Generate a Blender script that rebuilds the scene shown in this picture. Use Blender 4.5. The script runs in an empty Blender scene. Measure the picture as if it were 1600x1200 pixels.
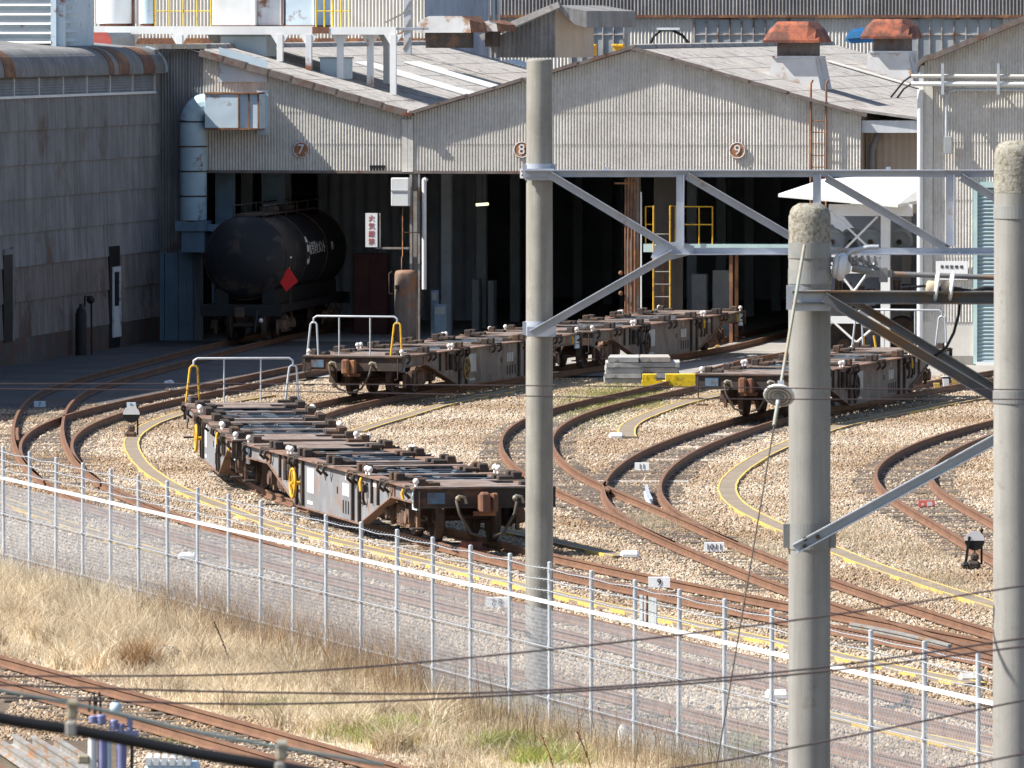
import bpy, bmesh, math, random
import numpy as np
from mathutils import Vector, Matrix
random.seed(7); RNG = np.random.default_rng(7)
R = math.radians
scene = bpy.context.scene

# ------------------------------------------------------------------ camera
FPX, HC, YH = 14000.0, 9.6, 30.0          # focal length in photo pixels, eye height, horizon row
PITCH = math.atan((600 - YH) / FPX)
cam_d = bpy.data.cameras.new('camera'); cam = bpy.data.objects.new('camera', cam_d)
scene.collection.objects.link(cam); scene.camera = cam
cam.location = (0, 0, HC); cam.rotation_euler = (R(90) - PITCH, 0, 0)
cam_d.sensor_width = 36; cam_d.lens = 36 * FPX / 1600
cam_d.clip_start = 1; cam_d.clip_end = 3000
cam_d.dof.use_dof = True; cam_d.dof.focus_distance = 190; cam_d.dof.aperture_fstop = 22

# ------------------------------------------------------------------ light
SUN_AZ, SUN_EL = 7.5, 46.5                # degrees: the sun stands left of the view and a little behind it
sdir = Vector((-math.cos(R(SUN_AZ)) * math.cos(R(SUN_EL)), -math.sin(R(SUN_AZ)) * math.cos(R(SUN_EL)), math.sin(R(SUN_EL))))
sun_d = bpy.data.lights.new('sun', 'SUN'); sun_d.energy = 5.0; sun_d.angle = R(0.5); sun_d.color = (1, 0.95, 0.87)
sun = bpy.data.objects.new('sun', sun_d); scene.collection.objects.link(sun)
sun.location = (-60, 100, 80); sun.rotation_euler = sdir.to_track_quat('Z', 'Y').to_euler()
w = bpy.data.worlds.new('World'); scene.world = w; w.use_nodes = True
nt = w.node_tree; bg = nt.nodes['Background']
sky = nt.nodes.new('ShaderNodeTexSky'); sky.sky_type = 'NISHITA'; sky.sun_disc = False
sky.sun_elevation = R(SUN_EL); sky.sun_rotation = math.atan2(sdir.x, sdir.y)
nt.links.new(sky.outputs[0], bg.inputs[0]); bg.inputs[1].default_value = 0.085
scene.view_settings.view_transform = 'Standard'; scene.view_settings.look = 'None'
scene.view_settings.exposure = 0.9; scene.view_settings.gamma = 1
scene.cycles.max_bounces = 6; scene.cycles.diffuse_bounces = 4
scene.cycles.use_denoising = True

# ------------------------------------------------------------------ helpers
def ray(x, y):
    d = Vector(((x - 800) / FPX, (600 - y) / FPX, -1))
    return (cam.rotation_euler.to_matrix() @ d).normalized()
def gp(x, y, z=0.0):                      # the point of height z seen at a photo pixel
    d = ray(x, y); t = (z - HC) / d.z
    return Vector((0, 0, HC)) + d * t
def at(x, y, D):                          # the point at distance D seen at a photo pixel
    d = ray(x, y); return Vector((0, 0, HC)) + d * (D / d.y)
def onplane(x, y, p0, n):
    d = ray(x, y); o = Vector((0, 0, HC)); return o + d * ((p0 - o).dot(n) / d.dot(n))

class MB:
    def __init__(s): s.v = []; s.f = []; s.sm = []
    def add(s, vs, fs, smooth=False):
        b = len(s.v); s.v += [tuple(v) for v in vs]
        s.f += [tuple(b + i for i in f) for f in fs]; s.sm += [smooth] * len(fs); return s
    def box(s, c, size, rot=None, smooth=False, bev=0.0):
        x, y, z = [k / 2 for k in size]; c = Vector(c)
        if bev > 0:
            b = min(bev, x * .9, y * .9, z * .9); vs = []
            for sx in (-1, 1):
                for sy in (-1, 1):
                    for sz in (-1, 1):
                        vs += [Vector((sx * (x - b), sy * (y - b), sz * z)), Vector((sx * (x - b), sy * y, sz * (z - b))), Vector((sx * x, sy * (y - b), sz * (z - b)))]
            bm = bmesh.new()
            for v in vs: bm.verts.new(v)
            bmesh.ops.convex_hull(bm, input=bm.verts); bm.verts.index_update()
            out = [v.co.copy() for v in bm.verts]; fs = [[v.index for v in f.verts] for f in bm.faces]; bm.free()
            if rot: out = [rot @ v for v in out]
            return s.add([c + v for v in out], fs)
        vs = [Vector((a * x, b * y, d * z)) for a in (-1, 1) for b in (-1, 1) for d in (-1, 1)]
        if rot: vs = [rot @ v for v in vs]
        return s.add([c + v for v in vs], [(0, 1, 3, 2), (4, 6, 7, 5), (0, 4, 5, 1), (2, 3, 7, 6), (0, 2, 6, 4), (1, 5, 7, 3)], smooth)
    def box2(s, a, b, bev=0.0):
        return s.box([(p + q) / 2 for p, q in zip(a, b)], [abs(q - p) for p, q in zip(a, b)], bev=bev)
    def ring(s, c, ax, r, n, up=None):
        ax = Vector(ax).normalized(); u = Vector((0, 0, 1)) if abs(ax.z) < .95 else Vector((1, 0, 0))
        if up is not None: u = Vector(up)
        a = ax.cross(u).normalized(); b = ax.cross(a).normalized()
        return [Vector(c) + a * (r * math.cos(2 * math.pi * i / n)) + b * (r * math.sin(2 * math.pi * i / n)) for i in range(n)]
    def cyl(s, p0, p1, r0, r1=None, n=12, caps=True, smooth=True):
        r1 = r0 if r1 is None else r1; p0 = Vector(p0); p1 = Vector(p1); ax = p1 - p0
        vs = s.ring(p0, ax, r0, n) + s.ring(p1, ax, r1, n)
        s.add(vs, [(i, (i + 1) % n, n + (i + 1) % n, n + i) for i in range(n)], smooth)
        if caps: s.add(vs, [tuple(range(n))[::-1], tuple(range(n, 2 * n))])
        return s
    def lathe(s, p0, ax, prof, n=16, smooth=True, caps=True):           # prof: (distance along ax, radius)
        p0 = Vector(p0); ax = Vector(ax).normalized(); vs = []
        for t, r in prof: vs += s.ring(p0 + ax * t, ax, max(r, 1e-4), n)
        m = len(prof)
        fs = [(k * n + i, k * n + (i + 1) % n, (k + 1) * n + (i + 1) % n, (k + 1) * n + i) for k in range(m - 1) for i in range(n)]
        s.add(vs, fs, smooth)
        if caps: s.add(vs, [tuple(range(n))[::-1], tuple(range((m - 1) * n, m * n))])
        return s
    def tube(s, pts, r, n=8, smooth=True, caps=True):
        pts = [Vector(p) for p in pts]; vs = []; prev = None
        for i, p in enumerate(pts):
            t = (pts[min(i + 1, len(pts) - 1)] - pts[max(i - 1, 0)]).normalized()
            if prev is None:
                u = Vector((0, 0, 1)) if abs(t.z) < .9 else Vector((1, 0, 0)); a = t.cross(u).normalized()
            else: a = (prev - t * prev.dot(t)).normalized()
            prev = a; b = t.cross(a)
            vs += [p + a * (r * math.cos(2 * math.pi * k / n)) + b * (r * math.sin(2 * math.pi * k / n)) for k in range(n)]
        m = len(pts)
        s.add(vs, [(k * n + i, k * n + (i + 1) % n, (k + 1) * n + (i + 1) % n, (k + 1) * n + i) for k in range(m - 1) for i in range(n)], smooth)
        if caps: s.add(vs, [tuple(range(n))[::-1], tuple(range((m - 1) * n, m * n))])
        return s
    def bar(s, p0, p1, wd, ht, up=(0, 0, 1)):               # rectangular bar between two points
        p0 = Vector(p0); p1 = Vector(p1); t = (p1 - p0); L = t.length; t.normalize()
        u = Vector(up); a = t.cross(u)
        if a.length < 1e-3: a = t.cross(Vector((1, 0, 0)))
        a.normalize(); b = a.cross(t)
        rot = Matrix((a, t, b)).transposed()
        return s.box((p0 + p1) / 2, (wd, L, ht), rot)
    def angle(s, p0, p1, wd, th, up=(0, 0, 1)):             # L section between two points
        p0 = Vector(p0); p1 = Vector(p1); t = (p1 - p0).normalized(); u = Vector(up); a = t.cross(u).normalized(); b = a.cross(t)
        s.bar(p0 + a * (th / 2), p1 + a * (th / 2), th, wd, up)
        return s.bar(p0 + a * (wd / 2 + th) + b * (wd / 2 - th / 2), p1 + a * (wd / 2 + th) + b * (wd / 2 - th / 2), wd, th, up)
    def prism(s, poly, ext, smooth=False):                  # poly: 3-D points of one face, ext: extrusion vector
        n = len(poly); e = Vector(ext); a = [Vector(p) for p in poly]; b = [p + e for p in a]
        s.add(a + b, [tuple(range(n))[::-1], tuple(range(n, 2 * n))] + [(i, (i + 1) % n, n + (i + 1) % n, n + i) for i in range(n)], smooth)
        return s
    def sphere(s, c, r, n=10, m=6, sq=(1, 1, 1)):
        c = Vector(c); vs = []; fs = []
        for j in range(m + 1):
            ph = math.pi * j / m
            for i in range(n):
                th = 2 * math.pi * i / n
                vs.append(c + Vector((r * sq[0] * math.sin(ph) * math.cos(th), r * sq[1] * math.sin(ph) * math.sin(th), r * sq[2] * math.cos(ph))))
        for j in range(m):
            for i in range(n):
                a, b, cc, d = j * n + i, j * n + (i + 1) % n, (j + 1) * n + (i + 1) % n, (j + 1) * n + i
                fs.append((a, d, cc, b))
        return s.add(vs, fs, True)
    def quad(s, a, b, c, d): return s.add([a, b, c, d], [(0, 1, 2, 3)])
    def mesh(s, name, mat):
        me = bpy.data.meshes.new(name); me.from_pydata(s.v, [], s.f); me.update()
        bm = bmesh.new(); bm.from_mesh(me); bmesh.ops.recalc_face_normals(bm, faces=bm.faces); bm.to_mesh(me); bm.free()
        me.polygons.foreach_set('use_smooth', s.sm)
        if mat is not None: me.materials.append(mat)
        return me
    def build(s, name, mat, parent=None, **tags):
        o = bpy.data.objects.new(name, s.mesh(name, mat)); scene.collection.objects.link(o)
        if parent is not None: o.parent = parent
        for k, v in tags.items(): o[{'cat': 'category'}.get(k, k)] = v
        return o
    def build_each(s, name, mat, parent=None, **tags):      # every separate piece becomes a part of its own
        n = len(s.v); par = list(range(n))
        def find(a):
            while par[a] != a: par[a] = par[par[a]]; a = par[a]
            return a
        for f in s.f:
            for q in f[1:]: par[find(f[0])] = find(q)
        comp = {}
        for i in range(n): comp.setdefault(find(i), []).append(i)
        cs = []
        for ids in comp.values():
            P = [s.v[i] for i in ids]; lo = [min(p[k] for p in P) - .006 for k in range(3)]; hi = [max(p[k] for p in P) + .006 for k in range(3)]; cs.append([set(ids), lo, hi])
        merged = True
        while merged:
            merged = False
            for i in range(len(cs)):
                for j in range(i + 1, len(cs)):
                    if all(cs[i][1][k] <= cs[j][2][k] and cs[j][1][k] <= cs[i][2][k] for k in range(3)):
                        cs[i][0] |= cs[j][0]; cs[i][1] = [min(a, b) for a, b in zip(cs[i][1], cs[j][1])]; cs[i][2] = [max(a, b) for a, b in zip(cs[i][2], cs[j][2])]
                        cs.pop(j); merged = True; break
                if merged: break
        out = []
        for ids, lo, hi in cs:
            m = MB(); idx = {}
            for i in sorted(ids): idx[i] = len(m.v); m.v.append(s.v[i])
            for f, sm in zip(s.f, s.sm):
                if f[0] in ids: m.f.append(tuple(idx[i] for i in f)); m.sm.append(sm)
            out.append(m.build(name, mat, parent, **tags))
        return out
def thing(name, label, cat, loc=(0, 0, 0), rz=0.0, group=None):
    o = bpy.data.objects.new(name, None); scene.collection.objects.link(o); o.empty_display_size = .3
    o.location = loc; o.rotation_euler = (0, 0, rz); o['label'] = label; o['category'] = cat
    if group: o['group'] = group
    return o
def solo(mb, name, mat, label, cat, group=None, loc=(0, 0, 0), rz=0.0):   # a thing that is one mesh
    o = mb.build(name, mat); o.location = loc; o.rotation_euler = (0, 0, rz); o['label'] = label; o['category'] = cat
    if group: o['group'] = group
    return o
def copy_tree(o, parent=None):
    c = o.copy(); scene.collection.objects.link(c)
    if parent is not None: c.parent = parent
    for ch in list(o.children): copy_tree(ch, c)
    return c
def text_mb(txt, size, depth=0.004, vertical=False):        # lettering in the x-z plane, facing -y, centred
    mb = MB(); items = [(txt, 0)] if not vertical else [(ch, -i * size * 1.15 + size * 1.15 * (len(txt) - 1) / 2) for i, ch in enumerate(txt)]
    for t, dz in items:
        cu = bpy.data.curves.new('text', 'FONT'); cu.body = t; cu.size = size; cu.extrude = depth / 2
        cu.align_x = 'CENTER'; cu.align_y = 'CENTER'; cu.resolution_u = 3
        ob = bpy.data.objects.new('text', cu); scene.collection.objects.link(ob)
        dg = bpy.context.evaluated_depsgraph_get(); me = bpy.data.meshes.new_from_object(ob.evaluated_get(dg))
        mb.add([(v.co.x, -v.co.z, v.co.y + dz) for v in me.vertices], [tuple(p.vertices) for p in me.polygons])
        bpy.data.objects.remove(ob); bpy.data.meshes.remove(me); bpy.data.curves.remove(cu)
    return mb

# ------------------------------------------------------------------ materials
def wmat(name, c1, c2=None, scale=3.0, rough=.8, metal=0.0, c3=None, amt=.35, c3scale=1.6, streak=0.0, bump=0.0, bscale=30, spec=.3, fine=0.0, fscale=40):
    m = bpy.data.materials.new(name); m.use_nodes = True; t = m.node_tree; N = t.nodes; L = t.links
    b = N['Principled BSDF']; b.inputs['Roughness'].default_value = rough; b.inputs['Metallic'].default_value = metal
    b.inputs['Specular IOR Level'].default_value = spec
    c2 = c2 or tuple(k * .75 for k in c1)
    tc = N.new('ShaderNodeTexCoord'); src = tc.outputs['Object']
    oi = N.new('ShaderNodeObjectInfo'); add = N.new('ShaderNodeVectorMath'); add.operation = 'MULTIPLY_ADD'
    comb = N.new('ShaderNodeCombineXYZ'); L.new(oi.outputs['Random'], comb.inputs[0]); L.new(oi.outputs['Random'], comb.inputs[1])
    add.inputs[1].default_value = (37, 53, 0); L.new(comb.outputs[0], add.inputs[0]); L.new(src, add.inputs[2]); src = add.outputs[0]
    def noise(sc, vec, det=6, ro=.6):
        n = N.new('ShaderNodeTexNoise'); n.inputs['Scale'].default_value = sc; n.inputs['Detail'].default_value = det; n.inputs['Roughness'].default_value = ro
        L.new(vec, n.inputs['Vector']); return n.outputs['Fac']
    def ramp(f, lo, hi):
        r = N.new('ShaderNodeMapRange'); r.inputs[1].default_value = lo; r.inputs[2].default_value = hi; r.clamp = True; L.new(f, r.inputs[0]); return r.outputs[0]
    def mix(f, a, bb, mode='MIX'):
        x = N.new('ShaderNodeMix'); x.data_type = 'RGBA'; x.blend_type = mode
        if isinstance(f, float): x.inputs[0].default_value = f
        else: L.new(f, x.inputs[0])
        for i, q in ((6, a), (7, bb)):
            if isinstance(q, tuple): x.inputs[i].default_value = (*q, 1)
            else: L.new(q, x.inputs[i])
        return x.outputs[2]
    col = mix(ramp(noise(scale, src), .35, .65), tuple(c1), tuple(c2))
    if streak:
        mp = N.new('ShaderNodeMapping'); mp.inputs['Scale'].default_value = (3.2, 3.2, .16); L.new(src, mp.inputs[0])
        f = ramp(noise(1.6, mp.outputs[0], 8, .7), .38, .68)
        mul = N.new('ShaderNodeMath'); mul.operation = 'MULTIPLY'; mul.inputs[1].default_value = streak; L.new(f, mul.inputs[0])
        col = mix(mul.outputs[0], col, tuple(k * .45 for k in c2))
    if c3:
        f = ramp(noise(c3scale, src, 8, .65), .62 - amt * .35, .70 - amt * .3)
        col = mix(f, col, tuple(c3))
    if fine:
        f = ramp(noise(fscale, src, 3, .7), .3, .7)
        mm = N.new('ShaderNodeMapRange'); mm.inputs[3].default_value = 1 - fine; mm.inputs[4].default_value = 1 + fine; L.new(f, mm.inputs[0])
        vm = N.new('ShaderNodeVectorMath'); vm.operation = 'SCALE'; L.new(col, vm.inputs[0]); L.new(mm.outputs[0], vm.inputs[3]); col = vm.outputs[0]
    L.new(col, b.inputs['Base Color'])
    if bump:
        bn = N.new('ShaderNodeBump'); bn.inputs['Strength'].default_value = bump; bn.inputs['Distance'].default_value = .02
        L.new(noise(bscale, src, 4, .6), bn.inputs['Height']); L.new(bn.outputs[0], b.inputs['Normal'])
    return m
RUST = (.19, .085, .042)
M = dict(
    slate=wmat('slate', (.70, .67, .62), (.60, .57, .52), 1.2, streak=.22, fine=.1, fscale=9),
    shade_asphalt=wmat('shade_asphalt', (.105, .10, .098), (.075, .072, .07), .5, rough=.9, fine=.15, fscale=6, c3=(.13, .12, .11), amt=.2, c3scale=.4),  # dark tone of the asphalt with the left building's shade put in
    clamp_grey=wmat('clamp_grey', (.30, .30, .29), (.23, .23, .22), 4, rough=.5, metal=.15),
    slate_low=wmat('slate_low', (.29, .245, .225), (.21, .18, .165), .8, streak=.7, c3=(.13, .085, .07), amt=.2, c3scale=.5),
    louvre_grey=wmat('louvre_grey', (.42, .43, .45), None, 2, streak=.3),
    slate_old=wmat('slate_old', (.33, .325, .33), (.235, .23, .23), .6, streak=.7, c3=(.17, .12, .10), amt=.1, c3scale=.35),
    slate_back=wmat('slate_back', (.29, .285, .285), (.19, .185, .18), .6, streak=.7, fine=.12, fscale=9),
    roof=wmat('roof', (.41, .39, .37), (.32, .305, .29), 1.5, fine=.25, fscale=6, rough=.95, spec=.1, c3=(.2, .185, .17), amt=.25),
    verge=wmat('verge', (.20, .17, .155), (.14, .115, .105), 4, c3=(.15, .08, .055), amt=.22),
    skylight=wmat('skylight', (.82, .82, .80), (.7, .7, .68), 2, rough=.5),
    rust=wmat('rust', (.21, .10, .06), (.13, .065, .045), 5, c3=(.30, .15, .07), amt=.3, bump=.3, fine=.15),
    rust_bright=wmat('rust_bright', (.38, .125, .065), (.27, .085, .052), 2.5, c3=(.14, .06, .045), amt=.5, fine=.2, fscale=14),
    rust_rail=wmat('rust_rail', (.205, .11, .066), (.15, .08, .052), 2, rough=.75, fine=.15, fscale=20),
    rail_far=wmat('rail_far', (.19, .125, .095), (.13, .085, .065), 2, rough=.6),
    deck=wmat('deck', (.25, .20, .175), (.195, .155, .135), 3, c3=(.16, .11, .085), amt=.4, c3scale=3, fine=.12),
    sill=wmat('sill', (.25, .155, .11), (.19, .12, .09), 3, c3=(.13, .075, .055), amt=.35),
    belly=wmat('belly', (.25, .255, .275), (.185, .185, .195), 1.5, c3=(.23, .15, .11), amt=.2, c3scale=1.4, streak=.4),
    belly_dull=wmat('belly_dull', (.24, .215, .19), (.17, .15, .135), 2, c3=(.15, .10, .08), amt=.35, streak=.5),
    blue_steel=wmat('blue_steel', (.12, .16, .20), (.08, .10, .125), 3, c3=(.12, .07, .05), amt=.3),
    blue_patch=wmat('blue_patch', (.12, .20, .30), (.09, .13, .17), 5, c3=(.12, .07, .05), amt=.3),
    dark_steel=wmat('dark_steel', (.065, .052, .045), (.045, .036, .032), 5, c3=(.12, .07, .045), amt=.3, fine=.2),
    bogie=wmat('bogie', (.15, .095, .07), (.09, .06, .048), 5, c3=(.21, .13, .085), amt=.3, fine=.2),
    wheel=wmat('wheel', (.10, .065, .05), (.06, .042, .036), 4, rough=.6),
    black=wmat('black', (.02, .02, .021), (.014, .014, .015), 4, rough=.55),
    tank=wmat('tank', (.019, .02, .024), (.014, .015, .018), 1.0, rough=.5, c3=(.06, .045, .04), amt=.2),
    hose=wmat('hose', (.085, .07, .055), None, 9, rough=.7),
    yellow=wmat('yellow', (.72, .42, .035), (.60, .33, .03), 6, c3=(.22, .12, .06), amt=.18, c3scale=8, rough=.55),
    yellow_line=wmat('yellow_line', (.66, .46, .11), (.60, .40, .09), 3, c3=(.42, .32, .18), amt=.34, c3scale=6),
    yellow_flat=wmat('yellow_flat', (.82, .60, .02), (.72, .52, .03), 3, c3=(.25, .18, .08), amt=.2, c3scale=4),
    white=wmat('white', (.80, .81, .80), (.70, .71, .71), 1.2, rough=.5, streak=.12),
    white_rust=wmat('white_rust', (.72, .74, .76), (.60, .63, .66), 1.0, rough=.5, streak=.25, c3=(.24, .10, .055), amt=.2, c3scale=1.1),
    vent_white=wmat('vent_white', (.66, .66, .66), (.55, .54, .53), 1.4, rough=.6, c3=(.40, .22, .12), amt=.2, c3scale=1.5),
    knob=wmat('knob', (.82, .80, .76), (.74, .70, .66), 9, rough=.5),
    galv=wmat('galv', (.52, .55, .585), (.43, .46, .50), 6, rough=.45, metal=.25),
    rail_white=wmat('rail_white', (.84, .85, .87), (.78, .79, .82), 5, rough=.4),
    gantry=wmat('gantry', (.44, .47, .53), (.36, .39, .45), 3, rough=.5, metal=.15, c3=(.30, .24, .18), amt=.08),
    gantry_old=wmat('gantry_old', (.33, .32, .30), (.22, .21, .20), 3, rough=.6, metal=.15, c3=(.30, .17, .09), amt=.3),
    gantry_dark=wmat('gantry_dark', (.20, .20, .205), (.145, .145, .15), 4, rough=.55, c3=(.28, .17, .09), amt=.28),
    concrete=wmat('concrete', (.36, .345, .31), (.29, .275, .245), 3, rough=.9, bump=.12, bscale=80, fine=.06, fscale=50, streak=.6, c3=(.25, .235, .21), amt=.12, c3scale=2),
    concrete_spot=wmat('concrete_spot', (.35, .34, .315), (.30, .29, .268), 2.5, rough=.9, bump=.1, bscale=90, fine=.05, fscale=60, streak=.55, c3=(.24, .225, .195), amt=.04, c3scale=7),
    lichen=wmat('lichen', (.34, .32, .27), (.28, .265, .225), 6, rough=.95, bump=.5, bscale=50, fine=.3, fscale=45, c3=(.19, .165, .12), amt=.35, c3scale=22),
    block=wmat('block', (.50, .50, .48), (.36, .36, .35), 2.5, rough=.9, streak=.4, fine=.15),
    wall_white=wmat('wall_white', (.66, .63, .58), (.58, .55, .50), 1.5, rough=.8, streak=.12),
    wall_beige=wmat('wall_beige', (.50, .41, .33), (.43, .35, .28), 1, rough=.85, streak=.25),
    pave=wmat('pave', (.34, .315, .285), (.27, .25, .225), .35, rough=.9, fine=.12, fscale=4, c3=(.21, .19, .17), amt=.2, c3scale=.3),
    path=wmat('path', (.26, .21, .16), (.21, .17, .13), 1.2, rough=.95, fine=.12, fscale=10),
    floor=wmat('floor', (.42, .41, .40), None, .6, rough=.8),
    partition=wmat('partition', (.17, .15, .135), (.12, .105, .095), 1, streak=.4),
    inner=wmat('inner', (.46, .50, .58), (.34, .38, .46), .8, rough=.9),
    inner_col=wmat('inner_col', (.36, .41, .45), None, 1.5, rough=.8),
    sleeper=wmat('sleeper', (.16, .13, .105), (.10, .082, .068), 3, rough=.95, fine=.2, fscale=20),
    sleeper_pc=wmat('sleeper_pc', (.42, .39, .35), (.34, .31, .28), 3, rough=.95, fine=.15),
    yellow_old=wmat('yellow_old', (.36, .25, .08), (.25, .17, .07), 6, c3=(.14, .09, .06), amt=.3, c3scale=8),
    mesh_wire=wmat('mesh_wire', (.44, .46, .50), None, 6, rough=.5, metal=.3),
    teal=wmat('teal', (.33, .43, .46), (.28, .37, .40), 1.5, rough=.5, streak=.2),
    teal_pale=wmat('teal_pale', (.50, .66, .64), (.42, .57, .56), 2, rough=.5),
    duct=wmat('duct', (.40, .54, .62), (.34, .46, .54), 2, rough=.45, c3=(.2, .1, .07), amt=.06),
    box_blue=wmat('box_blue', (.55, .66, .74), (.47, .58, .66), 1.5, rough=.5, c3=(.25, .12, .08), amt=.05),
    panel_blue=wmat('panel_blue', (.20, .29, .37), (.15, .22, .29), 1.5, rough=.6, streak=.3),
    grey_box=wmat('grey_box', (.36, .38, .39), (.30, .32, .33), 3, rough=.5),
    porcelain=wmat('porcelain', (.78, .78, .77), (.66, .66, .65), 4, rough=.2, spec=.5),
    porcelain_grey=wmat('porcelain_grey', (.30, .29, .27), (.20, .19, .18), 4, rough=.4),
    red=wmat('red', (.62, .012, .016), (.5, .01, .014), 3, rough=.6),
    hull_red=wmat('hull_red', (.10, .042, .04), None, 2, rough=.8),
    red_paint=wmat('red_paint', (.50, .12, .10), (.40, .08, .07), 4, rough=.6),
    disc_rust=wmat('disc_rust', (.40, .19, .09), (.28, .12, .06), 6, c3=(.55, .42, .33), amt=.2, c3scale=5),
    sign_white=wmat('sign_white', (.82, .82, .82), (.76, .76, .76), 3, rough=.5),
    glass=wmat('glass', (.40, .43, .44), (.28, .31, .33), .5, rough=.25, spec=.5),
    frame=wmat('frame', (.52, .50, .48), (.40, .37, .35), 3, c3=(.20, .09, .05), amt=.3),
    tarp=wmat('tarp', (.07, .26, .52), None, 3, rough=.5),
    canopy=wmat('canopy', (.80, .80, .78), (.72, .72, .70), 1.0, rough=.6),
    wire=wmat('wire', (.07, .05, .055), None, 5, rough=.6),
    cable=wmat('cable', (.012, .013, .016), None, 5, rough=.5),
    messenger=wmat('messenger', (.16, .21, .21), None, 5, rough=.5),
    clamp=wmat('clamp', (.30, .33, .30), (.28, .22, .14), 6, rough=.5),
    violet_grey=wmat('violet_grey', (.26, .27, .46), (.18, .19, .36), 4, rough=.4),
    mark_black=wmat('mark_black', (.02, .02, .02), None, 3),
    grey_text=wmat('grey_text', (.45, .47, .47), None, 3),
    asphalt_line=wmat('asphalt_line', (.5, .5, .5), None, 3),
)
tube_m = bpy.data.materials.new('lit_tube'); tube_m.use_nodes = True
tb = tube_m.node_tree.nodes['Principled BSDF']; tb.inputs['Emission Color'].default_value = (1, 1, .55, 1); tb.inputs['Emission Strength'].default_value = .9
M['lit_tube'] = tube_m
# ------------------------------------------------------------------ frames of the buildings
TH = R(10.0)
O = Vector((-3.04, 265.7, 0)); EX = Vector((math.cos(TH), -math.sin(TH), 0)); DY = Vector((math.sin(TH), math.cos(TH), 0))
def W(lx, ly, z=0.0): return O + EX * lx + DY * ly + Vector((0, 0, z))       # shed-local to world
def LOC(p): q = Vector(p) - O; return Vector((q.dot(EX), q.dot(DY), q.z))
def face_pt(x, y, ly=0.0): return LOC(onplane(x, y, W(0, ly), DY))           # pixel on a plane parallel to the shed front
def side_pt(x, y, lx): return LOC(onplane(x, y, W(lx, 0), EX))

# ------------------------------------------------------------------ ground
def ground_mat():
    m = bpy.data.materials.new('ballast_bed'); m.use_nodes = True; t = m.node_tree; N = t.nodes; L = t.links; b = N['Principled BSDF']
    b.inputs['Roughness'].default_value = .95; b.inputs['Specular IOR Level'].default_value = .1
    g = N.new('ShaderNodeNewGeometry')
    n1 = N.new('ShaderNodeTexNoise'); n1.inputs['Scale'].default_value = .12; n1.inputs['Detail'].default_value = 6; L.new(g.outputs['Position'], n1.inputs['Vector'])
    n2 = N.new('ShaderNodeTexNoise'); n2.inputs['Scale'].default_value = 9; n2.inputs['Detail'].default_value = 5; L.new(g.outputs['Position'], n2.inputs['Vector'])
    c = N.new('ShaderNodeValToRGB'); c.color_ramp.elements[0].position = .35; c.color_ramp.elements[0].color = (.12, .095, .07, 1); c.color_ramp.elements[1].position = .65; c.color_ramp.elements[1].color = (.18, .15, .115, 1)
    L.new(n1.outputs[0], c.inputs[0])
    mr = N.new('ShaderNodeMapRange'); mr.inputs[1].default_value = .3; mr.inputs[2].default_value = .7; mr.inputs[3].default_value = .6; mr.inputs[4].default_value = 1.2; L.new(n2.outputs[0], mr.inputs[0])
    v = N.new('ShaderNodeVectorMath'); v.operation = 'SCALE'; L.new(c.outputs[0], v.inputs[0]); L.new(mr.outputs[0], v.inputs[3]); L.new(v.outputs[0], b.inputs['Base Color'])
    return m
g = MB(); g.quad((-900, -100, 0), (900, -100, 0), (900, 2500, 0), (-900, 2500, 0))
go = g.build('ground', ground_mat(), kind='structure')
pv = MB(); pv.add([W(-40, -31, .03), W(-8.3, -31, .03), W(0, -27, .03), W(9, -24, .03), W(26, -22, .03), W(60, -22, .03), W(60, .0, .03), W(-40, .0, .03)], [tuple(range(8))])
pv.build('pavement', M['pave'], kind='structure')
SHADOW_AREA = [gp(-260, 642), gp(40, 641), gp(190, 633), gp(300, 612), gp(420, 596), gp(520, 577), gp(600, 556), W(1.0, -.02), W(-40, -.02)]  # outline follows the left building's shadow edge
as_ = MB(); as_.add([(p.x, p.y, .036) for p in SHADOW_AREA], [tuple(range(len(SHADOW_AREA)))]); as_.build('shade_asphalt', M['shade_asphalt'], kind='structure')  # dark sheet painting the left building's ground shadow deeper
def inside(p, poly):
    c = False
    for i in range(len(poly)):
        a, b = poly[i], poly[i - 1]
        if (a.y > p.y) != (b.y > p.y) and p.x < (b.x - a.x) * (p.y - a.y) / (b.y - a.y) + a.x: c = not c
    return c

# ------------------------------------------------------------------ centre lines
def smooth(pts, step=1.0, it=3, win=5):
    P = [Vector((p[0], p[1], 0)) for p in pts]; out = []
    for i in range(len(P) - 1):
        p0, p1, p2, p3 = P[max(i - 1, 0)], P[i], P[i + 1], P[min(i + 2, len(P) - 1)]
        n = max(2, int((p2 - p1).length / step))
        for k in range(n):
            t = k / n; out.append(.5 * ((2 * p1) + (p2 - p0) * t + (2 * p0 - 5 * p1 + 4 * p2 - p3) * t * t + (3 * p1 - p0 - 3 * p2 + p3) * t ** 3))
    out.append(P[-1])
    for _ in range(it):
        q = out[:]
        for i in range(1, len(out) - 1):
            h = min(win, i, len(out) - 1 - i); q[i] = sum(out[i - h:i + h + 1], Vector()) / (2 * h + 1)
        out = q
    res = [out[0]]; acc = 0                                 # even spacing
    for i in range(1, len(out)):
        a = out[i - 1]; d = (out[i] - a).length
        while acc + d >= step and d > 1e-9:
            t = (step - acc) / d; a = a.lerp(out[i], t); res.append(a.copy()); d = (out[i] - a).length; acc = 0
        acc += d
    return res
def G2(lst, z=.2): return [gp(x, y, z) for x, y in lst]
def offset(line, o, z=0.0):
    r = []
    for i, p in enumerate(line):
        t = (line[min(i + 1, len(line) - 1)] - line[max(i - 1, 0)]).normalized(); r.append(p + Vector((t.y, -t.x, 0)) * o + Vector((0, 0, z)))
    return r
TR = {}
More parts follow.
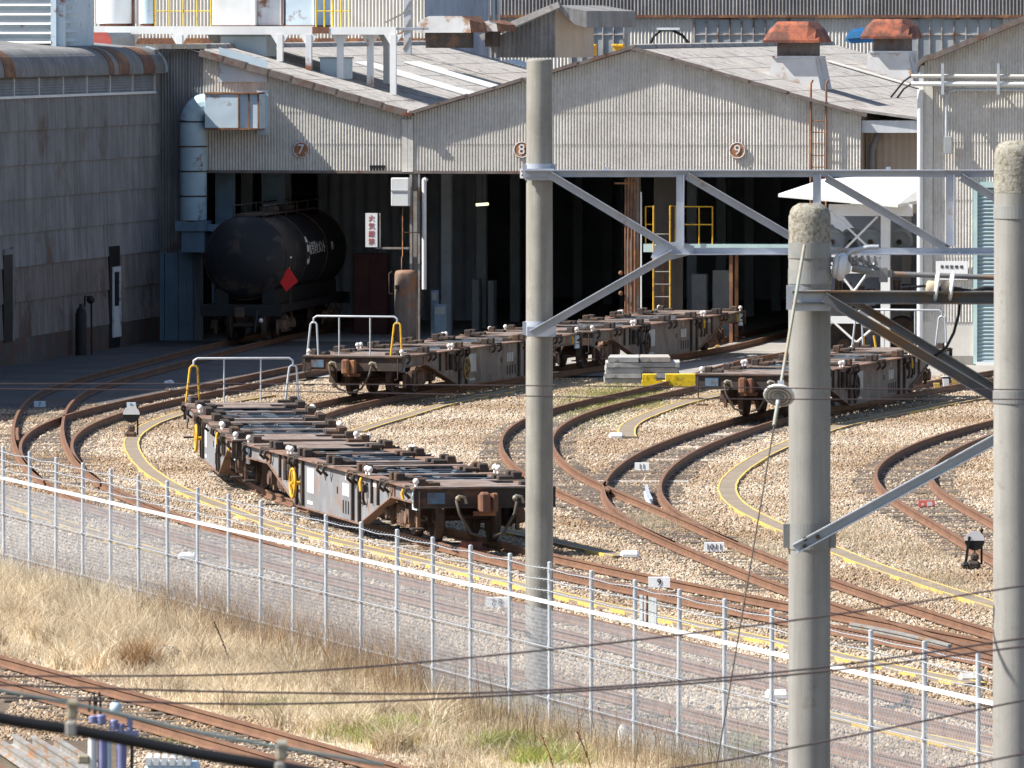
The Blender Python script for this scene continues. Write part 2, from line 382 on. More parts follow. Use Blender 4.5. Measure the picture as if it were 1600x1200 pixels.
TR['A'] = smooth(G2([(1850, 1204), (1400, 1096), (1100, 1022), (775, 945), (470, 876), (322, 834), (184, 788), (129, 763), (89, 734), (66, 710), (58, 690), (58, 668), (63, 640), (88, 613), (116, 600)]) + [Vector((-10.6, 237, 0)), Vector((-8.0, 261, 0)), Vector((-6.3, 273, 0)), Vector((-2.6, 297, 0))])
TR['B'] = smooth(G2([(129, 763), (89, 734), (67, 710), (64, 690), (76, 668), (103, 656), (145, 644), (187, 633), (239, 621), (334, 605)]) + [W(1.6, -14), W(3.3, 0), W(3.3, 38)])
TR['C'] = smooth(G2([(2000, 1110), (1700, 1046), (1500, 1003), (1362, 974), (1220, 950), (1030, 913)]) + [Vector(p).to_3d() for p in ((-.51, 159.7), (-1.43, 164), (-3.55, 174), (-5.2, 185), (-5.8, 195.5), (-5.65, 205), (-5.0, 214), (-3.94, 222.3), (.7, 239), (5.3, 256))] + [W(9.85, 4), W(9.85, 38)], it=2)
TR['D'] = smooth(G2([(1700, 1045), (1500, 987), (1391, 953), (1250, 905), (1165, 873), (1063, 830), (980, 790), (914, 765), (852, 735), (824, 705), (819, 688), (823, 670), (857, 650), (904, 635), (960, 620), (1045, 606)]) + [W(13.0, -12), W(15.6, 2), W(17, 12)], it=2)
TR['E'] = smooth(G2([(1165, 873), (1063, 830), (1006, 799), (984, 784), (979, 768), (986, 747), (1005, 726), (1047, 700), (1108, 676), (1169, 660)]) + [Vector((5.45, 210.6, 0)), Vector((9.75, 226.8, 0)), Vector((12.9, 238, 0)), Vector((15.2, 246, 0))], it=2)
TR['F'] = smooth(G2([(1800, 960), (1600, 870), (1509, 814), (1463, 790), (1427, 773), (1405, 757), (1404, 736), (1423, 713), (1478, 687), (1550, 665), (1640, 643), (1750, 625)]), it=2)
TR['G'] = smooth(G2([(-150, 846), (20, 874), (210, 915), (420, 968), (700, 1035), (1000, 1105), (1400, 1198), (1700, 1268)]))
TR['H'] = smooth([Vector((-15.0, 155, 0))] + G2([(-160, 998), (64, 1059), (200, 1096), (492, 1178), (760, 1255), (1000, 1325)]))
RAILP = [(-.062, 0), (-.062, .012), (-.012, .03), (-.010, .105), (-.033, .118), (-.033, .15), (.033, .15), (.033, .118), (.010, .105), (.012, .03), (.062, .012), (.062, 0)]
def sweep(mb, line, prof, z0):
    vs = []; n = len(prof)
    for i, p in enumerate(line):
        t = (line[min(i + 1, len(line) - 1)] - line[max(i - 1, 0)]).normalized(); a = Vector((t.y, -t.x, 0))
        vs += [Vector((p.x, p.y, z0 + z)) + a * x for x, z in prof]
    m = len(line)
    mb.add(vs, [(k * n + i, k * n + (i + 1) % n, (k + 1) * n + (i + 1) % n, (k + 1) * n + i) for k in range(m - 1) for i in range(n)])
    mb.add(vs, [tuple(range(n))[::-1], tuple(range((m - 1) * n, m * n))]); return mb
LAB = {
    'A': 'long rusty track sweeping past the wagons to the tank wagon under disc 7',
    'B': 'short curved track branching off left and running to the door under disc 8',
    'C': 'rusty curved track that the four coupled flat wagons stand on',
    'D': 'rusty S-curved track just right of the middle pole, heading for the grey block stack',
    'E': 'rusty curved track that the single flat wagon on the right stands on',
    'F': 'rusty curved track at the right edge behind the near poles, with red marker',
    'G': 'straight track directly behind the wire mesh fence, nearest to it',
    'H': 'brown single track in dry grass on the near side of the fence',
}
sl_mesh = {}
for k in ('w', 'p'):
    b = MB(); b.box((0, 0, -.01), (2.1, .22, .1), bev=.02); sl_mesh[k] = b.mesh('sleeper', M['sleeper' if k == 'w' else 'sleeper_pc'])
SL_RANGE = {'A': (150, 226), 'B': (196, 234), 'C': (136, 217), 'D': (150, 232), 'E': (176, 226), 'F': (160, 215), 'G': (118, 160), 'H': (108, 140)}
for k, line in TR.items():
    mid = min(line, key=lambda p: abs(p.y - sum(SL_RANGE[k]) / 2))
    t = thing('railway_track', LAB[k], 'railway track', (mid.x, mid.y, 0), group='tracks of the yard')
    base = Vector((mid.x, mid.y, 0))
    for s in (-1, 1):
        ln = [p - base for p in offset(line, s * .567)]
        if k == 'B' or k == 'E':                          # the branch rails run into the main line's
            ln = ln[3 if k == 'B' else 5:]
        sweep(MB(), ln, RAILP, .05).build('rail', M['rust_rail'], t)
    n = 0; acc = 0
    for i in range(1, len(line) - 1):
        acc += 1.0
        while acc >= .72:
            acc -= .72; p = line[i] - (line[i] - line[i - 1]) * (acc); d = (line[i + 1] - line[i - 1]).normalized()
            if not (SL_RANGE[k][0] < p.y < SL_RANGE[k][1]) or n >= 98: continue
            if k in ('A', 'G') and random.random() < .3: continue
            o = bpy.data.objects.new('sleeper', sl_mesh['p' if k in 'CE' and random.random() < .18 else 'w']); scene.collection.objects.link(o); o.parent = t
            hi = .006 if (k in 'DF' and 168 < p.y < 222) or (k == 'E' and 180 < p.y < 226) or (k == 'C' and 160 < p.y < 190) else 0
            o.location = p - base + Vector((random.uniform(-.06, .06), 0, hi + random.uniform(-.015, .012))); o.rotation_euler = (0, 0, math.atan2(-d.x, d.y) + random.uniform(-.03, .03)); n += 1
# turnout pieces: frogs, check rails and fishplates
def pieces(label, pts, cat='check rail', mat='rust_rail', z=.05):
    P = [gp(x, y, .2) for x, y in pts]; ln = smooth(P, .5, 1, 2); base = ln[0].copy()
    o = sweep(MB(), [p - base for p in ln], RAILP, z).build('check_rail', M[mat], label=label, category=cat); o.location = base; return o
pieces('pale steel check rail inside the curve of the track beside marker 11', [(1010, 757), (1012, 768), (1018, 780)], mat='gantry')
pieces('short bent check rail beside the crossing left of the pale check rail', [(948, 752), (944, 756), (952, 768)])
pieces('short curved check rail in the turnout at the left edge', [(27, 668), (26, 676), (28, 688)])
pieces('long grey check rail in the turnout at the right edge behind the fence', [(1330, 973), (1400, 986), (1486, 1007)], mat='gantry_old')

# ------------------------------------------------------------------ narrow walkways with yellow edges
def walkway(px, extra=(), wd=.36, name='path'):
    ln = smooth([gp(x, y, .07) for x, y in px] + [Vector(e) for e in extra], .6, 2, 4)
    wl = .038
    mb = MB(); sweep(mb, ln, [(-wd / 2, 0), (-wd / 2, .07), (wd / 2, .07), (wd / 2, 0)], 0); p = mb.build(name, M['path'], kind='structure')
    e = MB()
    for s in (-1, 1):
        l2 = [q + Vector((random.uniform(-.008, .008), 0, 0)) for q in offset(ln, s * (wd / 2 - .02))]
        sweep(e, l2, [(-wl / 2, 0), (-wl / 2, .076), (wl / 2, .076), (wl / 2, 0)], 0)
    y = e.build('path_edge_line', M['yellow_line'], kind='structure')
    return ln
WALKS = []
WALKS.append(walkway([(420, 617), (330, 632), (285, 645), (240, 659), (213, 676), (203, 692), (217, 720), (242, 742), (278, 763), (318, 780), (367, 798), (417, 817), (505, 840), (600, 862), (700, 886), (820, 914), (877, 930), (994, 956), (1180, 995), (1230, 1006), (1298, 1020), (1408, 1046), (1530, 1068)]))
WALKS.append(walkway([(558, 673), (590, 662), (640, 648), (686, 633), (760, 617), (830, 605)]))
WALKS.append(walkway([(981, 682), (977, 673), (985, 660), (1016, 647), (1062, 630), (1118, 617), (1200, 603)], wd=.42))
WALKS.append(walkway([(1560, 617), (1480, 630), (1345, 657), (1298, 669), (1232, 692), (1183, 715), (1144, 743), (1135, 758), (1137, 774), (1152, 790), (1180, 805), (1231, 828), (1301, 858), (1371, 886), (1414, 900), (1550, 944), (1750, 1002)], wd=.40))
WALKS.append(walkway([(-200, 715), (-60, 757), (0, 778), (60, 803), (150, 833), (275, 870)]))
WALKS.append(walkway([(1215, 1097), (1298, 1118), (1430, 1148), (1553, 1173), (1750, 1212)]))
WALKS.append(walkway([(760, 822), (800, 831), (870, 846), (936, 860), (985, 871)]))

# ------------------------------------------------------------------ ballast stones
FA, FB = Vector((-8.16, 151.4, 0)), Vector((5.19, 104.0, 0)); FD = (FB - FA).normalized(); FN = Vector((-FD.y, FD.x, 0))   # fence line; FN points away from the camera
def near_line(p, line, r): return any((p - q).length < r for q in line[::2])
stones_col = bpy.data.collections.new('ballast_stones')          # source shapes, not linked to the scene
ico = bmesh.new(); bmesh.ops.create_icosphere(ico, subdivisions=1, radius=1); ico.verts.index_update()
IV = np.array([v.co[:] for v in ico.verts]); IF = np.array([[v.index for v in f.verts] for f in ico.faces]); ico.free()
PAL = np.array([(.50, .42, .33), (.44, .36, .27), (.56, .49, .41), (.38, .30, .22), (.44, .39, .34), (.32, .25, .19), (.64, .58, .50), (.48, .36, .24), (.40, .36, .32), (.52, .46, .38)])
stone_m = bpy.data.materials.new('ballast_stone'); stone_m.use_nodes = True
t_ = stone_m.node_tree; b_ = t_.nodes['Principled BSDF']; b_.inputs['Roughness'].default_value = .95; b_.inputs['Specular IOR Level'].default_value = .1
ca = t_.nodes.new('ShaderNodeVertexColor'); ca.layer_name = 'stone'
ge = t_.nodes.new('ShaderNodeNewGeometry'); nz = t_.nodes.new('ShaderNodeTexNoise'); nz.inputs['Scale'].default_value = .16; nz.inputs['Detail'].default_value = 7; t_.links.new(ge.outputs['Position'], nz.inputs['Vector'])
cr = t_.nodes.new('ShaderNodeValToRGB'); cr.color_ramp.elements[0].position = .36; cr.color_ramp.elements[0].color = (.66, .56, .46, 1); cr.color_ramp.elements[1].position = .62; cr.color_ramp.elements[1].color = (1.0, .97, .92, 1)
t_.links.new(nz.outputs[0], cr.inputs[0])
mx = t_.nodes.new('ShaderNodeMix'); mx.data_type = 'RGBA'; mx.blend_type = 'MULTIPLY'; mx.inputs[0].default_value = 1
t_.links.new(ca.outputs[0], mx.inputs[6]); t_.links.new(cr.outputs[0], mx.inputs[7]); t_.links.new(mx.outputs[2], b_.inputs['Base Color'])
CELL = 2.0
for var in range(6):
    n = 1350
    c = RNG.uniform(-CELL / 2, CELL / 2, (n, 2)); r = RNG.uniform(.014, .030, n) * np.where(RNG.random(n) < .06, 1.5, 1)
    q = RNG.normal(size=(n, 3, 3)); q, _ = np.linalg.qr(q); sc = RNG.uniform(.65, 1.25, (n, 3))
    v = np.einsum('nij,nkj->nki', q, IV[None] * sc[:, None, :] * r[:, None, None]) + RNG.normal(0, .12, (n, len(IV), 1)) * 0
    v *= RNG.uniform(.85, 1.15, (n, len(IV), 1))
    v[:, :, 0] += c[:, 0:1]; v[:, :, 1] += c[:, 1:2]; v[:, :, 2] += (r * RNG.uniform(-.1, .75, n))[:, None]
    f = (IF[None] + (np.arange(n) * len(IV))[:, None, None]).reshape(-1, 3)
    me = bpy.data.meshes.new('ballast_patch'); me.from_pydata(v.reshape(-1, 3).tolist(), [], f.tolist()); me.materials.append(stone_m)
    col = PAL[RNG.integers(0, len(PAL), n)] * RNG.uniform(.82, 1.28, (n, 1)); at_ = me.color_attributes.new('stone', 'FLOAT_COLOR', 'POINT')
    at_.data.foreach_set('color', np.concatenate([np.repeat(col, len(IV), 0), np.ones((n * len(IV), 1))], 1).ravel().astype(np.float32))
    stones_col.objects.link(bpy.data.objects.new('ballast_patch', me))
pts = []
for iy in range(45, 125):
    for ix in range(-17, 18):
        p = Vector((ix * CELL, iy * CELL, 0))
        if abs(p.x) > .0572 * p.y + 7: continue
        sd = (p - FA).dot(FN)
        if sd < .8 and not near_line(p, TR['H'], 1.7): continue
        if LOC(p).y > -25.5 + (3 if p.x > 3 else -3.5 if p.x < -4 else 0): continue
        if inside(p + Vector((0, -1.2, 0)), SHADOW_AREA): continue
        pts.append((p.x, p.y, 0))
bm_ = bpy.data.meshes.new('ballast'); bm_.from_pydata(pts, [], [])
ballast = bpy.data.objects.new('ballast_stones', bm_); scene.collection.objects.link(ballast); ballast['kind'] = 'stuff'
gn = bpy.data.node_groups.new('scatter_ballast', 'GeometryNodeTree')
gn.interface.new_socket('Geometry', in_out='INPUT', socket_type='NodeSocketGeometry'); gn.interface.new_socket('Geometry', in_out='OUTPUT', socket_type='NodeSocketGeometry')
gi = gn.nodes.new('NodeGroupInput'); gout = gn.nodes.new('NodeGroupOutput'); ci = gn.nodes.new('GeometryNodeCollectionInfo')
ci.inputs['Collection'].default_value = stones_col; ci.inputs['Separate Children'].default_value = True; ci.inputs['Reset Children'].default_value = True
ip = gn.nodes.new('GeometryNodeInstanceOnPoints'); ip.inputs['Pick Instance'].default_value = True
rv = gn.nodes.new('FunctionNodeRandomValue'); rv.data_type = 'INT'; rv.inputs['Min'].default_value = 0; rv.inputs['Max'].default_value = 3
mu = gn.nodes.new('ShaderNodeMath'); mu.operation = 'MULTIPLY'; mu.inputs[1].default_value = math.pi / 2; cx = gn.nodes.new('ShaderNodeCombineXYZ')
ri = gn.nodes.new('FunctionNodeRandomValue'); ri.data_type = 'INT'; ri.inputs['Min'].default_value = 0; ri.inputs['Max'].default_value = 5; ri.inputs['Seed'].default_value = 5
def o_int(n): return [s for s in n.outputs if s.type == 'INT'][0]
gn.links.new(o_int(rv), mu.inputs[0]); gn.links.new(mu.outputs[0], cx.inputs[2]); gn.links.new(cx.outputs[0], ip.inputs['Rotation'])
gn.links.new(o_int(ri), ip.inputs['Instance Index']); gn.links.new(gi.outputs[0], ip.inputs['Points']); gn.links.new(ci.outputs[0], ip.inputs['Instance']); gn.links.new(ip.outputs[0], gout.inputs[0])
md = ballast.modifiers.new('scatter', 'NODES'); md.node_group = gn
# ------------------------------------------------------------------ corrugated sheet
def corrugated(mb, x0, x1, top, bot, z_laps, pitch=.09, amp=.021, seg=8, lap=.012):
    """sheet in the x-z plane facing -y; top, bot: functions of x; z_laps: heights of the horizontal laps"""
    n = int((x1 - x0) / pitch * seg); xs = [x0 + (x1 - x0) * i / n for i in range(n + 1)]
    lv = [-1e9] + list(z_laps) + [1e9]
    for a, b in zip(lv[:-1], lv[1:]):
        vs = []; ok = []
        for x in xs:
            t, bo = min(top(x), b), max(bot(x), a); ok.append(t > bo + 1e-4); y = amp * math.sin(2 * math.pi * x / pitch)
            z0, z1 = (bo, max(t, bo))
            vs += [(x, y - lap, z0), (x, y, z1)]
        fs = [(2 * i, 2 * i + 2, 2 * i + 3, 2 * i + 1) for i in range(n) if ok[i] or ok[i + 1]]
        mb.add(vs, fs, False)
    return mb

# ------------------------------------------------------------------ the engine shed
EAVE, RIDGE, VAL, HB = 5.08, 8.70, 6.76, 6.75           # door head, ridge, valley heights and half bay
SLOPE = (RIDGE - VAL) / HB
shed = thing('train_shed', 'corrugated grey train shed with two gables above dark open doorways', 'shed', O, -TH)
def gtop(x):                                             # roof line along the front
    if x < -6.2: return 8.82
    if x < 0: return VAL - SLOPE * x
    return RIDGE - abs(x - HB) * SLOPE
def gbot(x):
    return 0.0 if x < -6.25 else (EAVE - .28 if False else EAVE)
DEPTH = 42.0
f = MB(); corrugated(f, -6.25, 13.5, gtop, gbot, [5.9, 6.85, 7.8]); f.build('gable_wall', M['slate'], shed)
# gap of the missing piece over door 7 and edge trim
k = MB(); k.box2((-6.25, -.05, EAVE - .05), (13.5, -.02, EAVE + .03)); k.build('door_head_trim', M['verge'], shed)
k = MB(); k.box2((-1.2, -.03, EAVE - .02), (-.72, .0, EAVE + .19)); k.build('louvre_hole', M['black'], shed)
for x0, x1 in ((-.22, -.05), (-.04, .12)):
    k = MB(); k.box2((x0, -.06, EAVE), (x1, -.03, VAL - .12)); k.build('joint_strip', M['slate'], shed)
# roofs: four slopes with corrugations running down the slope
def roof_panel(xr, xv, y0, y1):                          # ridge x, valley x
    mb = MB(); pitch = .17; seg = 4; n = int((y1 - y0) / pitch * seg); rows = 6; vs = []
    nx = Vector((SLOPE if xv > xr else -SLOPE, 0, 1)).normalized()
    for i in range(n + 1):
        y = y0 + (y1 - y0) * i / n
        for j in range(rows + 1):
            t = j / rows; p = Vector((xr + (xv - xr) * t, y, RIDGE + (VAL - RIDGE) * t)) + nx * (.05 + .022 * math.sin(2 * math.pi * y / pitch)); vs.append(p)
    fs = [(i * (rows + 1) + j, (i + 1) * (rows + 1) + j, (i + 1) * (rows + 1) + j + 1, i * (rows + 1) + j + 1) for i in range(n) for j in range(rows)]
    mb.add(vs, fs)
    for j in range(1, rows):                             # laps: thin steps along the depth
        t = j / rows; c = Vector((xr + (xv - xr) * t, 0, RIDGE + (VAL - RIDGE) * t)) + nx * .075
        mb.bar(c + Vector((0, y0 + .02, 0)), c + Vector((0, y1, 0)), .02, .004, nx)
    return mb
OV = .25
rp = {}
for nm, xr, xv in (('a', -HB, 0), ('b', HB, 0), ('c', HB, 2 * HB), ):
    rp[nm] = roof_panel(xr, xv, -OV, DEPTH).build('roof_panel', M['roof'], shed)
k = MB(); k.add([(-HB, -.3, RIDGE), (-HB, DEPTH, RIDGE), (-HB * 2, DEPTH, VAL), (-HB * 2, -.3, VAL)], [(0, 1, 2, 3)]); k.build('roof_panel', M['roof'], shed)
# verge capping: short overlapping pieces along each gable edge
def verge(xa, za, xb, zb, n, wd=.2, ht=.16, mat='verge'):
    mb = MB()
    for i in range(n):
        t0, t1 = i / n, (i + 1) / n + .012
        a = Vector((xa + (xb - xa) * t0, -OV, za + (zb - za) * t0 + .03 + .012 * (i % 2))); b = Vector((xa + (xb - xa) * t1, -OV, za + (zb - za) * t1 + .05 + .012 * (i % 2)))
        mb.bar(a, b, wd, ht)
    return mb.build('verge_cap', M[mat], shed)
verge(-6.3, VAL + 6.3 * SLOPE, -.12, VAL + .04, 9, .12, .2); verge(.05, VAL + .03, HB, RIDGE + .02, 8, .1, .1); verge(HB, RIDGE + .02, 2 * HB + .12, VAL - .02, 6, .1, .1)
k = MB(); k.box((0, -OV, VAL + .03), (.3, .3, .08)); k.build('gutter_end', M['rust_bright'], shed)
k = MB(); k.box2((-.16, -OV, VAL - .0), (.16, DEPTH, VAL + .08)); k.build('valley_gutter', M['rust'], shed)
k = MB(); k.cyl((HB, -OV, RIDGE + .05), (HB, DEPTH, RIDGE + .05), .12, n=8); k.build('ridge_cap', M['roof'], shed)
k = MB(); k.cyl((-HB, -.0, RIDGE + .05), (-HB, DEPTH, RIDGE + .05), .12, n=8); k.build('ridge_cap', M['roof'], shed)
# skylights on the slope above door 7
pl0 = O + EX * -HB + Vector((0, 0, RIDGE + .1)); pln = (EX * SLOPE + Vector((0, 0, 1))).normalized()
def roof7(x, y): return LOC(onplane(x, y, pl0, pln))
pl1 = O + EX * HB + Vector((0, 0, RIDGE + .1)); pln1 = (EX * SLOPE + Vector((0, 0, 1))).normalized()
def roof9(x, y): return LOC(onplane(x, y, pl1, pln1))
def slope_quad(mb, x0, x1, y0, y1, ridge, h=.085, th=.03):
    z = lambda x: RIDGE - (x - ridge) * SLOPE + h
    mb.prism([(x0, y0, z(x0)), (x1, y0, z(x1)), (x1, y1, z(x1)), (x0, y1, z(x0))], (0, 0, th)); return mb
for (xa, ya), (xb, yb), wdt in (((556, 97), (700, 141), 2.6), ((631, 97), (745, 131), 2.9), ((783, 94), (860, 116), 3.0)):
    p, q = roof7(xa, ya), roof7(xb, yb); y0 = (p.y + q.y) / 2
    slope_quad(MB(), p.x, -.25, y0, y0 + wdt, -HB).build('skylight', M['skylight'], shed)
# body: side and back walls, floor, dark lining, door posts and inner columns
k = MB(); k.box2((13.42, .15, 0), (13.5, DEPTH, VAL)); k.build('side_wall', M['wall_beige'], shed)
k = MB(); k.box2((-13.5, DEPTH, 0), (13.6, DEPTH + .2, VAL)); k.prism([(-13.5, DEPTH, VAL), (0, DEPTH, VAL), (-HB, DEPTH, RIDGE - .02)], (0, .2, 0)); k.prism([(0, DEPTH, VAL), (13.5, DEPTH, VAL), (HB, DEPTH, RIDGE - .02)], (0, .2, 0)); k.build('back_wall', M['inner'], shed)
k = MB(); k.box2((-13.5, .3, 0), (-13.4, DEPTH, VAL)); k.box2((-13.5, .15, 0), (-7.75, .25, 8.6)); k.build('side_wall', M['inner'], shed)
k = MB(); k.box2((-13.4, -.0, -.1), (13.4, DEPTH, .035)); k.build('floor', M['floor'], shed)
k = MB(); k.box2((13.2, -.02, 0), (13.52, .3, EAVE)); k.build('corner_post', M['wall_white'], shed)
k = MB()
for lx in (-6.2, -.0, 6.6):
    for ly in range(6, 42, 6): k.box2((lx - .15, ly, 0), (lx + .15, ly + .3, 6.6))
for ly in range(3, 42, 6): k.bar((-13, ly, 6.2), (13, ly, 6.2), .12, .3)
for lx in (-11, -9, -4.6, -2.2, 1.4, 5.0, 8.4, 11.6): k.box2((lx, 30.0, 0), (lx + .12, 30.12, 6.2))
k.build('inner_frame', M['inner_col'], shed)
k = MB(); corrugated(k, -6.2, -1.2, lambda x: 6.6, lambda x: 0, [], pitch=.4, amp=.05); k = k.build('inner_partition', M['inner'], shed); k.location = (0, 19, 0)
k = MB(); k.box2((-6.2, 1.5, 2.6), (-5.6, 1.6, 5.0)); k.box2((-5.3, 4, 2.6), (-4.6, 4.1, 5.0)); k.build_each('hanging_sheet', M['panel_blue'], shed)
# left corner panel of the front, between the long wall and door 7
k = MB(); corrugated(k, -7.62, -6.25, lambda x: 8.8, lambda x: 0, [2.7, 4.9, 6.2, 7.3]); k.build('corner_panel', M['slate_old'], shed)
k = MB(); k.box2((-7.62, -.2, 8.72), (-6.1, .4, 8.86)); k.build('parapet_cap', M['slate_back'], shed)
k = MB(); k.box2((-6.98, -.10, 0), (-6.55, -.04, 2.75)); k.box2((-6.9, -.13, .5), (-6.74, -.10, 2.0)); k.build('door_panel', M['panel_blue'], shed)
k = MB(); k.box2((-7.55, -.12, 0), (-7.42, -.04, 2.65)); k.box2((-7.40, -.1, 0), (-7.0, -.04, 2.65)); k.build('door_panel', M['panel_blue'], shed)
# small pale sheets on the gable beside the air box
k = MB(); a, b = face_pt(343, 128), face_pt(418, 100)
k.prism([(a.x, -.07, a.z), (b.x, -.07, a.z), (b.x, -.07, b.z + .1), (a.x, -.07, b.z + .5)], (0, .03, 0)); k.box2((face_pt(402, 0).x, -.1, face_pt(0, 210).z), (face_pt(420, 0).x, -.06, face_pt(0, 140).z)); k.build('patch_sheet', M['box_blue'], shed)
# column between doors 8 and 9 with pipes, and the one between 7 and 8
c9 = face_pt(985, 500, .6)
k = MB(); k.box((c9.x + .08, .7, 2.55), (.36, .4, 5.1)); k.build('door_column', M['gantry_old'], shed)
k = MB()
for dx, r in ((-.12, .03), (-.03, .035), (.07, .03), (.17, .04)): k.cyl((c9.x + dx, .42, .2), (c9.x + dx, .42, 5.0 - abs(dx)), r, n=6)
k.bar((c9.x - .45, .42, 4.75), (c9.x + .2, .42, 4.75), .04, .05); k.bar((c9.x - .3, .42, 1.0), (c9.x + .1, .42, 1.0), .05, .05); k.sphere((c9.x - .25, .35, 2.1), .07); k.sphere((c9.x - .25, .35, 1.5), .07); k.build('column_pipe', M['rust'], shed)
k = MB(); k.box2((c9.x + .38, 2.6, 0), (c9.x + 1.25, 2.7, 5.08)); k.build('partition', M['partition'], shed)
k = MB(); k.box((c9.x + .35, .42, 2.3), (.04, .05, 4.4)); k.build('white_pipe', M['white'], shed)
c7 = face_pt(648, 400, -.1)
k = MB(); k.box((c7.x, .25, 2.55), (.16, .3, 5.1)); k.box((c7.x - .12, -.02, 2.5), (.07, .12, 5.0)); k.box((c7.x + .12, -.02, 2.5), (.05, .12, 5.0)); k.build('door_column', M['gantry_old'], shed)
k = MB(); k.cyl((c7.x + .29, -.12, 1.6), (c7.x + .29, -.12, 4.85), .07, n=8); k.cyl((c7.x + .29, -.12, 4.85), (c7.x + .29, .2, 4.85), .07, n=8); k.build('drain_pipe', M['white'], shed)

# number discs
def disc(px, py, num, look):
    p = face_pt(px, py, -.1); wp = W(p.x, -.09, p.z)
    t = thing('number_disc', look, 'number disc', wp, -TH, 'number discs over the doors')
    d = MB(); d.cyl((0, .05, 0), (0, 0, 0), .24, n=28, smooth=False); d.build('disc', M['disc_rust'], t)
    rr = MB(); rr.lathe((0, .0, 0), (0, -1, 0), [(0, .24), (.012, .24), (.012, .215), (0, .215)], 28, caps=False); rr.build('rim', M['white_rust'], t)
    n = text_mb(num, .42, .02); n.build('numeral', M['white'], t, label='white numeral ' + num).location = (0, -.015, 0)
disc(470, 234, '7', 'rusty round disc with white numeral 7, partly in shade')
disc(815, 234, '8', 'rusty round disc with white numeral 8, half behind the middle pole')
disc(1152, 235, '9', 'rusty round disc with white numeral 9 under the right gable')
p = face_pt(817, 271, -.1); t = thing('number_plate', 'tiny white plate with a 2 hanging under disc 8', 'plate', W(p.x, -.08, p.z), -TH)
k = MB(); k.box((0, 0, 0), (.18, .02, .28)); k.build('plate', M['sign_white'], t); text_mb('2', .22, .01).build('numeral', M['mark_black'], t).location = (0, -.016, 0)

# ------------------------------------------------------------------ long building on the left
LX = -7.6
left = thing('workshop_building', 'long dark streaky corrugated building in shade with rounded rusty eaves', 'building', W(LX, -12), -TH + R(90))
# local: x runs along the wall away from... front faces -y here = towards +EX
# use its own axes: u = along DY, v = outward (EX)
def LB(u, v, z): return ((u + 12), -v, z)
L0, L1 = -60.0, -.02
zt = 7.4
f = MB()
door_u = (side_pt(168, 500, LX).y, side_pt(184, 500, LX).y)
base = [.0]
corrugated(f, L0 + 12, L1 + 12, lambda x: 7.42, lambda x: 2.72, [3.65, 4.6, 5.55, 6.5], pitch=.13, amp=.02, lap=.045)
mbx = MB(); corrugated(mbx, L0 + 12, L1 + 12, lambda x: 2.74, lambda x: .75, [1.75], pitch=.13, amp=.02, lap=.045); mbx.build('side_wall', M['slate_low'], left)
f.build('side_wall', M['slate_old'], left)
k = MB(); k.box2(LB(L0, -.12, 0), LB(L1, .04, .8)); k.build('plinth', wmat('plinth', (.15, .13, .115), (.10, .08, .07), .8, streak=.6, c3=(.14, .07, .05), amt=.3), left)
u_end = side_pt(240, 130, LX).y
k = MB()
for i in range(17):
    u1 = u_end - i * 3.05; 
    for j in range(7): k.bar(LB(u1 - 2.98, .0, 7.49 + j * .075), LB(u1 - .06, .0, 7.49 + j * .075), .10, .015, (0, -.7, .7))
k.build('louvre', M['louvre_grey'], left)
k = MB()
for i in range(18): u1 = u_end - i * 3.05; k.box2(LB(u1 - .03, -.05, 7.42), LB(u1 + .03, .05, 8.0))
k.box2(LB(L0, -.02, 7.40), LB(u_end, .09, 7.47)); k.build('louvre_frame', M['white'], left)
k = MB(); k.box2(LB(L0, -.3, 7.42), LB(u_end, -.12, 8.05)); k.build('louvre_back', M['black'], left)
k = MB(); k.box2(LB(u_end + .03, -.2, 7.42), LB(L1, .02, 8.7)); k.build('end_panel', M['slate_old'], left)
# rounded eave and roof
prof = [(.22, 7.98), (.25, 8.0)] + [(.25 - .78 * (1 - math.cos(R(a))), 8.12 + .66 * math.sin(R(a))) for a in range(0, 91, 10)] + [(-3.0, 9.0), (-3.0, 8.86), (-.55, 8.66), (.12, 8.1)]
k = MB(); k.prism([LB(L0, v, z) for v, z in prof], (u_end + .55 - L0, 0, 0), smooth=False); k.build('rounded_eave', M['slate_back'], left)
k = MB(); 
for px0, px1, lab in ((168, 176, 0), (184, 200, 0), (222, 240, 0), (4, 22, 0), (-90, -60, 0)):
    u0, u1 = side_pt(px0, 95, LX + .2).y, side_pt(px1, 95, LX + .2).y
    pr = [(v + (.015 if i < 11 else .015), z + .012) for i, (v, z) in enumerate(prof[1:11])] + [(v - .01, z - .01) for v, z in reversed(prof[1:11])]
    k.prism([LB(u0, v, z) for v, z in pr], (u1 - u0, 0, 0))
k.build_each('rusty_eave_strip', M['rust'], left)
k = MB(); k.prism([LB(u_end + .55, v + .03, z + .03) for v, z in prof[:11]] + [LB(u_end + .55, -.6, 7.98)], (.16, 0, 0)); k.build('eave_end_cap', M['box_blue'], left)
k = MB(); k.box2(LB(L0, -14, .1), LB(L1 - .2, -.35, 7.3)); k.build('building_core', M['inner'], left)
k = MB(); k.prism([LB(L0, -3, 8.93), LB(L0, -8, 8.97), LB(L0, -14, 8.9), LB(L0, -14, 7.3), LB(L0, -.35, 7.3), LB(L0, -.6, 8.6)], (L1 - L0, 0, 0)); k.build('roof', M['roof'], left)
d = MB(); d.box2(LB(door_u[0], -.03, .05), LB(door_u[1], .07, 3.0)); dd = d.build('door_recess', M['black'], left)
d = MB(); u0, u1 = side_pt(172, 500, LX).y, side_pt(184, 500, LX).y
